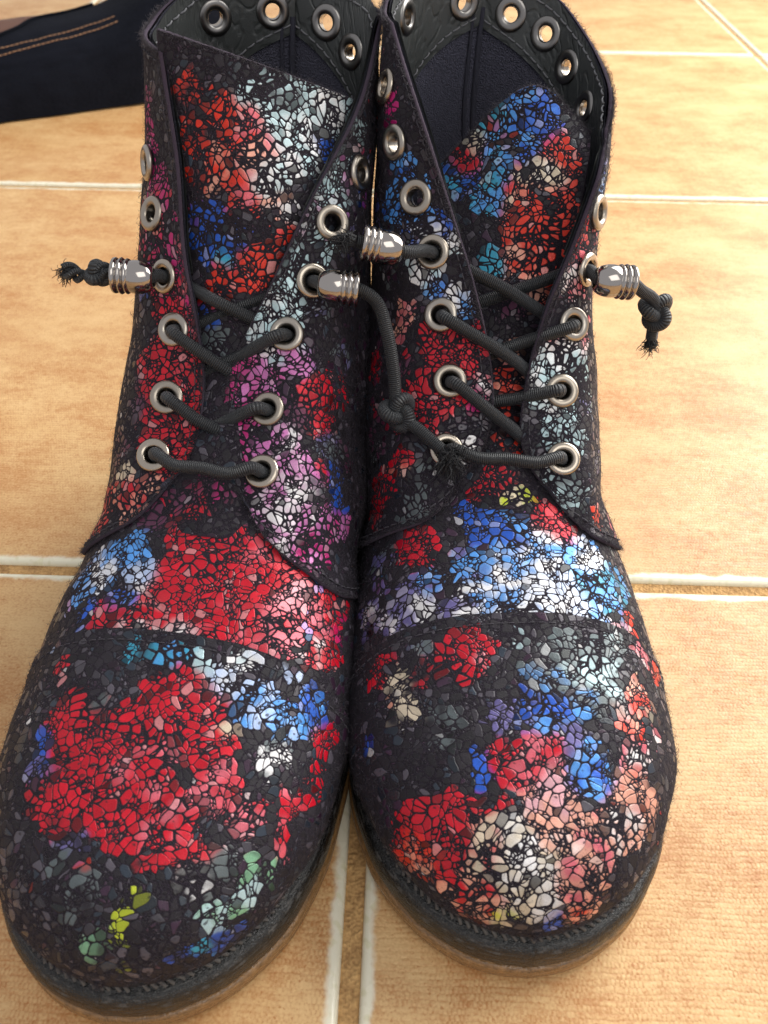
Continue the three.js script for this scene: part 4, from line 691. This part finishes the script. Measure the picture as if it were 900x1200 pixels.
    const g = new THREE.BufferGeometry(); g.setAttribute('position', new THREE.Float32BufferAttribute(pos, 3)); g.setAttribute('uv', new THREE.Float32BufferAttribute(uv, 2)); g.setIndex(idx); g.computeVertexNormals(); return g;
  };
  part('outsole', loft([[-0.02, 0.0002, 0], [-0.003, 0.0002, 0.2], [-0.0008, 0.0006, 0.22], [0.0003, 0.0016, 0.26], [0.0007, 0.004, 0.34], [0.0006, 0.0068, 0.4], [-0.0008, 0.0079, 0.43], [-0.006, 0.0079, 0.5]]), M.gum, boot);
  part('midsole', loft([[-0.006, 0.0080, 0], [-0.0018, 0.0082, 0.12], [-0.0006, 0.0091, 0.16], [0.0001, 0.011, 0.22], [0.0003, 0.014, 0.3], [0.0001, 0.0165, 0.38], [-0.0006, 0.0184, 0.43], [-0.0016, 0.0197, 0.47], [-0.0030, 0.0203, 0.52], [-0.0048, 0.0203, 0.56], [-0.0062, 0.0212, 0.6], [-0.0085, 0.0218, 0.66], [-0.012, 0.022, 0.8], [-0.02, 0.022, 1]]), M.rubber, boot);
  {
    const g = [], r = rng(spec.seed), P = [], Nn = [], len = []; let tot = 0;
    for (let i = 0; i <= K; i++) { const q = i % K, [x, d] = ring[q], [nx, nd] = nrm[q]; P.push([x, d, nx, nd]); if (i) tot += Math.hypot(P[i][0] - P[i - 1][0], P[i][1] - P[i - 1][1]); len.push(tot); }
    for (let s = 0.001; s < tot; s += 0.0024 + 0.0009 * r()) {
      if (r() < 0.08) continue;
      let i = 0; while (len[i + 1] < s && i < K - 1) i++;
      const t = clamp((s - len[i]) / (len[i + 1] - len[i] || 1)), c = [0, 1, 2, 3].map((q) => lerp(P[i][q], P[Math.min(K, i + 1)][q], t));
      if (c[1] > 0.17) continue;
      const [x, d, nx, nd] = c, at = (o, along, y) => L3(x + nx * o - nd * along, d + nd * o + nx * along, y + spring(d));
      g.push(capped([at(-0.0062 - 0.0004 * r(), -0.0018, 0.0212 + r() * 0.0004), at(-0.0050, 0.0001, 0.0216 + r() * 0.0005), at(-0.0038 + 0.0004 * r(), 0.0018, 0.0204)], 0.0006 + 0.0002 * r(), 0.00055, 5, 6));
    }
    const w = part('welt_stitching', mergeGeometries(g), M.welt ??= new THREE.MeshStandardMaterial({ color: lin(0.085, 0.078, 0.072), roughness: 0.8 }), boot); w.userData.kind = 'stuff';
  }
  spec.boot = boot;
  return boot;
}
const bootL = makeBoot(LEFT), bootR = makeBoot(RIGHT);


// ---------------------------------------------------------------- elastic laces, metal cord ends, knots
const rLace = 0.0022;
function fray(at, dir, n, len, spread, seed, parent, r0 = 0.00022) {          // a cut end that has come apart into threads
  const r = rng(seed), g = [], d = dir.clone().normalize(), s1 = V(-d.y, d.x, 0.2).cross(d).normalize(), s2 = s1.clone().cross(d);
  for (let i = 0; i < n; i++) {
    const a = r() * 6.283, q = Math.sqrt(r()) * 0.0017, b = r() * 6.283, w = spread * (0.2 + 0.8 * r()), L = len * (0.5 + 0.6 * r());
    const p0 = at.clone().addScaledVector(s1, q * Math.cos(a)).addScaledVector(s2, q * Math.sin(a));
    const p1 = p0.clone().addScaledVector(d, L * 0.5).addScaledVector(s1, w * 0.5 * Math.cos(b)).addScaledVector(s2, w * 0.5 * Math.sin(b));
    const b2 = b + (r() - 0.5) * 5, p2 = p1.clone().addScaledVector(d, L * (r() * 0.9 - 0.35)).addScaledVector(s1, w * 0.7 * Math.cos(b2)).addScaledVector(s2, w * 0.7 * Math.sin(b2)).add(V(0, -0.25 * L * r(), 0)), b3 = b2 + (r() - 0.5) * 3, p3 = p2.clone().addScaledVector(d, L * 0.25 * (r() - 0.4)).addScaledVector(s1, w * 0.4 * Math.cos(b3)).addScaledVector(s2, w * 0.4 * Math.sin(b3)).add(V(0, -0.2 * L * r(), 0));
    g.push(capped([p0, p1, p2, p3], r0 * (0.6 + 0.6 * r()), r0 * 0.35, 8, 4));
  }
  const m = part('frayed_end', mergeGeometries(g), M.fray, parent); m.userData.kind = 'stuff'; return m;
}
function knot(at, axis, R, r, parent, spin = 0) {                              // a tight overhand knot
  const q = new THREE.Quaternion().setFromUnitVectors(V(0, 0, 1), axis.clone().normalize()), P = [];
  for (let i = 0; i < 40; i++) { const t = i / 40 * Math.PI * 2; P.push(V((Math.sin(t) + 2 * Math.sin(2 * t)) / 3, (Math.cos(t) - 2 * Math.cos(2 * t)) / 3, -Math.sin(3 * t) * 0.42).applyAxisAngle(V(0, 0, 1), spin).multiplyScalar(R).applyQuaternion(q).add(at)); }
  return part('knot', tube(P, r, 160, 12, true), M.lace, parent);
}
function toggle(at, dome, parent) { const m = part('cord_end', toggleGeo, M.chrome, parent); return orient(m, at, dome); }
function lacing(spec, boot, plan) {
  const E = { l: spec.eyes_left.map(([u, v]) => spec.look_left(u, v)), r: spec.eyes_right.map(([u, v]) => spec.look_right(u, v)) }, g = [];
  const look = { l: spec.look_left, r: spec.look_right };
  const inn = (e, k = 0.007) => e.p.clone().addScaledVector(e.n, -k), out = (e, to, k = 0.0042, s = 0.0022) => e.p.clone().addScaledVector(e.n, k).add(to.clone().sub(e.p).setLength(s));
  const hole = (e, to) => e.p.clone().add(to.clone().sub(e.p).setLength(0.0006));
  const seg = (...p) => g.push(tube(p, rLace, 70, 12));
  { const a = E.l[0], b = E.r[0], m = a.p.clone().add(b.p).multiplyScalar(0.5).add(V(0, 0.0025, 0.0055));               // the straight bar at the bottom
    const up = V(0, 0.001, 0.003);
    seg(inn(a), hole(a, b.p), out(a, b.p), a.p.clone().lerp(m, 0.5).add(up), m, b.p.clone().lerp(m, 0.5).add(up), out(b, a.p), hole(b, a.p), inn(b)); }
  for (const i of [1, 2]) for (const k of ['l', 'r']) {
    const e = E[k][i], o = look[k === 'l' ? 'r' : 'l'](0.02, plan[k][i - 1]), o2 = look[k === 'l' ? 'r' : 'l'](0.10, plan[k][i - 1] - 0.02);
    const end = o.p.clone().addScaledVector(o.n, -0.0050), end2 = o2.p.clone().addScaledVector(o2.n, -0.0062);
    const lift = k === plan.over ? 0.0046 : 0.0012, m = e.p.clone().lerp(end, 0.5).add(V(0, lift * 0.7, lift));
    seg(inn(e), hole(e, m), out(e, m, 0.0042, 0.0026), e.p.clone().lerp(m, 0.62).addScaledVector(e.n, 0.0024), m, m.clone().lerp(end, 0.6).add(V(0, lift * 0.3, lift * 0.3)), end, end2);
  }
  for (const k of ['l', 'r']) {                                                // the pair that crosses on the tongue, under the flaps
    const a = E[k][3], b = E[k === 'l' ? 'r' : 'l'][2], m = a.p.clone().lerp(b.p, 0.5).addScaledVector(a.n.clone().add(b.n).normalize(), k === plan.over ? plan.x : plan.x - 0.0042);
    seg(inn(a, 0.0045), a.p.clone().lerp(m, 0.5).addScaledVector(a.n, -0.0022), m, b.p.clone().lerp(m, 0.5).addScaledVector(b.n, -0.0026), inn(b, 0.0065));
  }
  return { E, g, inn, out, hole, seg };
}
{ // left boot
  const { E, g, seg, inn, hole } = lacing(LEFT, bootL, { l: [0.19, 0.31], r: [0.22, 0.37], over: 'l', x: 0.0042 });
  const toL = (p) => bootL.worldToLocal(bootR.localToWorld(p.clone()));
  scene.updateMatrixWorld(true);
  // cord end on the outer side
  const a = E.l[3], A = a.p.clone().add(V(-0.0085, 0.0028, 0.0070)), da = V(1, -0.06, -0.12).normalize();
  seg(inn(a), hole(a, A), a.p.clone().addScaledVector(a.n, 0.003), A.clone().addScaledVector(da, 0.004), A.clone().addScaledVector(da, -0.004));
  // cord end on the inner side, its lace hangs over the other boot
  const b = E.r[3], B = b.p.clone().addScaledVector(b.n, 0.0062).add(V(0.0080, -0.0018, 0.001)), db = V(-1, 0.10, 0.10).normalize();
  const R = (u, v, k) => { const e = RIGHT.look_left(u, v); return toL(e.p.clone().addScaledVector(e.n, k)); };
  const K1 = R(LEFT.hang[0][0], LEFT.hang[0][1], 0.0065), K2 = R(LEFT.hang[1][0], LEFT.hang[1][1], 0.0055);
  const B1 = B.clone().addScaledVector(db, -0.006), B2 = B.clone().addScaledVector(db, -0.0125).add(V(0, -0.0035, 0.001));
  seg(inn(b), hole(b, B), B.clone().addScaledVector(db, 0.005), B1, B2, B2.clone().lerp(K1, 0.3).add(V(0.0015, 0.001, 0.001)), B2.clone().lerp(K1, 0.65).add(V(0.001, 0.001, 0.0005)), K1, K1.clone().lerp(K2, 0.5).add(V(0.0006, 0, 0.0005)), K2);
  const lace = part('lace', mergeGeometries(g), M.lace, bootL);
  toggle(A, da, lace); toggle(B, db, lace);
  knot(A.clone().addScaledVector(da, -0.0115), V(0.5, 0.5, 0.7), 0.0030, 0.0020, lace, 1);
  const c = []; for (let i = 0; i < 3; i++) { const p = []; for (let k = 0; k <= 14; k++) { const t = k / 14, w = t * 9 + i * 2.09, r = 0.0013 + 0.0010 * Math.sin(t * 9); p.push(A.clone().addScaledVector(da, -0.006 - 0.0165 * t).add(V(0, r * Math.cos(w) + 0.0010 * Math.sin(t * 7), r * Math.sin(w)))); } c.push(tube(p, 0.0011, 40, 7)); }
  part('untwisted_strand', mergeGeometries(c), M.lace, lace);
  fray(A.clone().addScaledVector(da, -0.020), V(-1, -0.1, 0), 120, 0.0062, 0.0026, 21, lace);
  knot(K1, V(0.3, 0.7, 0.8), 0.0052, 0.0023, lace, 0.4);
  fray(K2.clone(), K2.clone().sub(K1), 300, 0.0095, 0.0062, 22, lace, 0.00026);
}
{ // right boot
  const { E, g, seg, inn, hole } = lacing(RIGHT, bootR, { l: [0.16, 0.33], r: [0.24, 0.36], over: 'l', x: 0.0004 });
  const a = E.l[3], C = a.p.clone().addScaledVector(a.n, 0.0050).add(V(-0.0165, 0.0035, 0.0045)), dc = V(1, -0.22, 0.02).normalize();
  seg(inn(a), hole(a, C), a.p.clone().addScaledVector(a.n, 0.0036).add(V(-0.002, 0, 0)), C.clone().addScaledVector(dc, 0.0085), C, C.clone().addScaledVector(dc, -0.008));
  const b = E.r[3], D = b.p.clone().add(V(0.0085, -0.0010, 0.0065)), dd = V(-1, 0.12, 0.05).normalize();
  const D1 = D.clone().addScaledVector(dd, -0.006), D2 = D.clone().addScaledVector(dd, -0.0105).add(V(0, -0.0028, 0)), K = D.clone().add(V(0.0178, -0.0128, -0.002)), K2 = K.clone().add(V(0.0006, -0.0105, 0.001));
  seg(inn(b), hole(b, D), D.clone().addScaledVector(dd, 0.005), D1, D2, D2.clone().lerp(K, 0.55).add(V(0.001, 0.0012, 0)), K, K.clone().lerp(K2, 0.5), K2);
  const lace = part('lace', mergeGeometries(g), M.lace, bootR);
  toggle(C, dc, lace); toggle(D, dd, lace);
  knot(K, V(0.2, 0.5, 0.8), 0.0050, 0.0023, lace, 2.2);
  fray(K2, V(0.05, -1, 0.1), 130, 0.0058, 0.0030, 23, lace);
  fray(C.clone().addScaledVector(dc, -0.0085), V(-1, 0.25, -0.1), 170, 0.008, 0.0036, 24, lace, 0.00034);
}

{ // a loose pale thread caught on the welt of the right boot's toe
  const p = [[-0.026, 0.021, 0.0235], [-0.021, 0.0135, 0.0240], [-0.0165, 0.0115, 0.0255], [-0.0155, 0.0145, 0.0250], [-0.0195, 0.0115, 0.0235], [-0.0145, 0.0090, 0.0225]].map(([x, d, h]) => L3(x, d, h));
  part('loose_thread', capped(p, 0.00016, 0.00012, 48, 5), new THREE.MeshStandardMaterial({ color: lin(0.62, 0.6, 0.56), roughness: 0.8 }), bootR);
}



// ---------------------------------------------------------------- a dark suede boot lying on its side behind
{
  const far = thing('suede_boot', 'dark navy suede boot shaft with brown leather panel, lying on the floor', 'boot');
  far.position.set(-0.30, 0, -0.845); far.rotation.y = Math.atan2(0.076, 0.118) * 0.9;
  const hgt = keyed([[-0.42, 0.050], [-0.1, 0.056], [0.0, 0.064], [0.06, 0.076], [0.12, 0.098], [0.22, 0.104]]);
  const f = (t, w, off = 0) => {                                   // t along (metres), w 0..1 round the section from the front foot of the wall over the top to the back
    const h = hgt(t), dep = 0.115, a = w * Math.PI, e = 0.62, c = Math.cos(a), s = Math.sin(a);
    const k = 0.0032 * N3(t * 18, w * 4, 3) + 0.0007 * N3(t * 70, w * 12, 8);
    return V(t, (h + off + k + 0.012 * smooth(0.05, -0.08, t) * smooth(0.36, 0.58, w)) * Math.pow(s, e) * (0.985 + 0.015 * N3(t * 30, 1, 1)), -dep / 2 + (dep / 2 + off + k) * Math.sign(c) * Math.pow(Math.abs(c), e) + 0.006 * Math.sin(t * 12));
  };
  const n = 512, c = new Uint8Array(n * n * 4), o = new Uint8Array(n * n * 4);
  for (let y = 0; y < n; y++) for (let x = 0; x < n; x++) { const i = (y * n + x) * 4, a = x / n * 50, b = y / n * 50, g = 0.5 + 0.4 * N3(a * 0.5, b * 0.5, 2) + 0.4 * N3(a * 4, b * 4, 5); c[i] = s8(0.0025 + 0.003 * g); c[i + 1] = s8(0.0032 + 0.0036 * g); c[i + 2] = s8(0.006 + 0.006 * g); c[i + 3] = 255; o[i] = 255 * clamp(g); o[i + 1] = 240; o[i + 2] = 0; o[i + 3] = 255; }
  const map = dataTexture(c, n, n, true), q = dataTexture(o, n, n, false);
  const suede = new THREE.MeshPhysicalMaterial({ map, roughnessMap: q, bumpMap: q, bumpScale: 0.0006, roughness: 1, specularIntensity: 0.25 });
  const brown = new THREE.MeshStandardMaterial({ color: lin(0.10, 0.035, 0.014), roughness: 0.5, bumpMap: q, bumpScale: 0.0004 });
  const sheet = (t0, t1, w0, w1, off, nu, nv) => gridGeometry(gridPoints((u, v) => { const t = lerp(t0, t1, u); return f(t, lerp(typeof w0 === 'function' ? w0(t) : w0, w1, v), off); }, nu, nv), nu, nv, false);
  part('shaft', sheet(-0.42, 0.2, 0.001, 0.999, 0, 120, 60), suede, far);
  part('leather_panel', sheet(-0.42, 0.05, (t) => lerp(0.43, 0.60, smooth(-0.08, 0.04, t)), 0.86, 0.0012, 80, 16), brown, far);
  part('piping', tube(Array.from({ length: 30 }, (_, i) => { const t = -0.42 + i / 29 * 0.47; return f(t, lerp(0.43, 0.60, smooth(-0.08, 0.04, t)), 0.0012); }), 0.0014, 120, 8), suede, far);
  const tan = new THREE.MeshStandardMaterial({ color: lin(0.36, 0.19, 0.10), roughness: 0.8 }), g = [];
  for (const dw of [0, 0.055]) { const P = [], Nn = []; for (let i = 0; i <= 160; i++) { const t = -0.4 + i / 160 * 0.46, w = lerp(0.30, 0.37, smooth(-0.1, 0.05, t)) + dw; P.push(f(t, w, 0.0003)); Nn.push(V(0, 0.5, 1)); } g.push(...stitchesAlong(P, Nn, 0.0034, 0.0011, 0.00042, 0.0005)); }
  part('stitching', mergeGeometries(g), tan, far).userData.kind = 'stuff';
}


renderer.render(scene, camera);
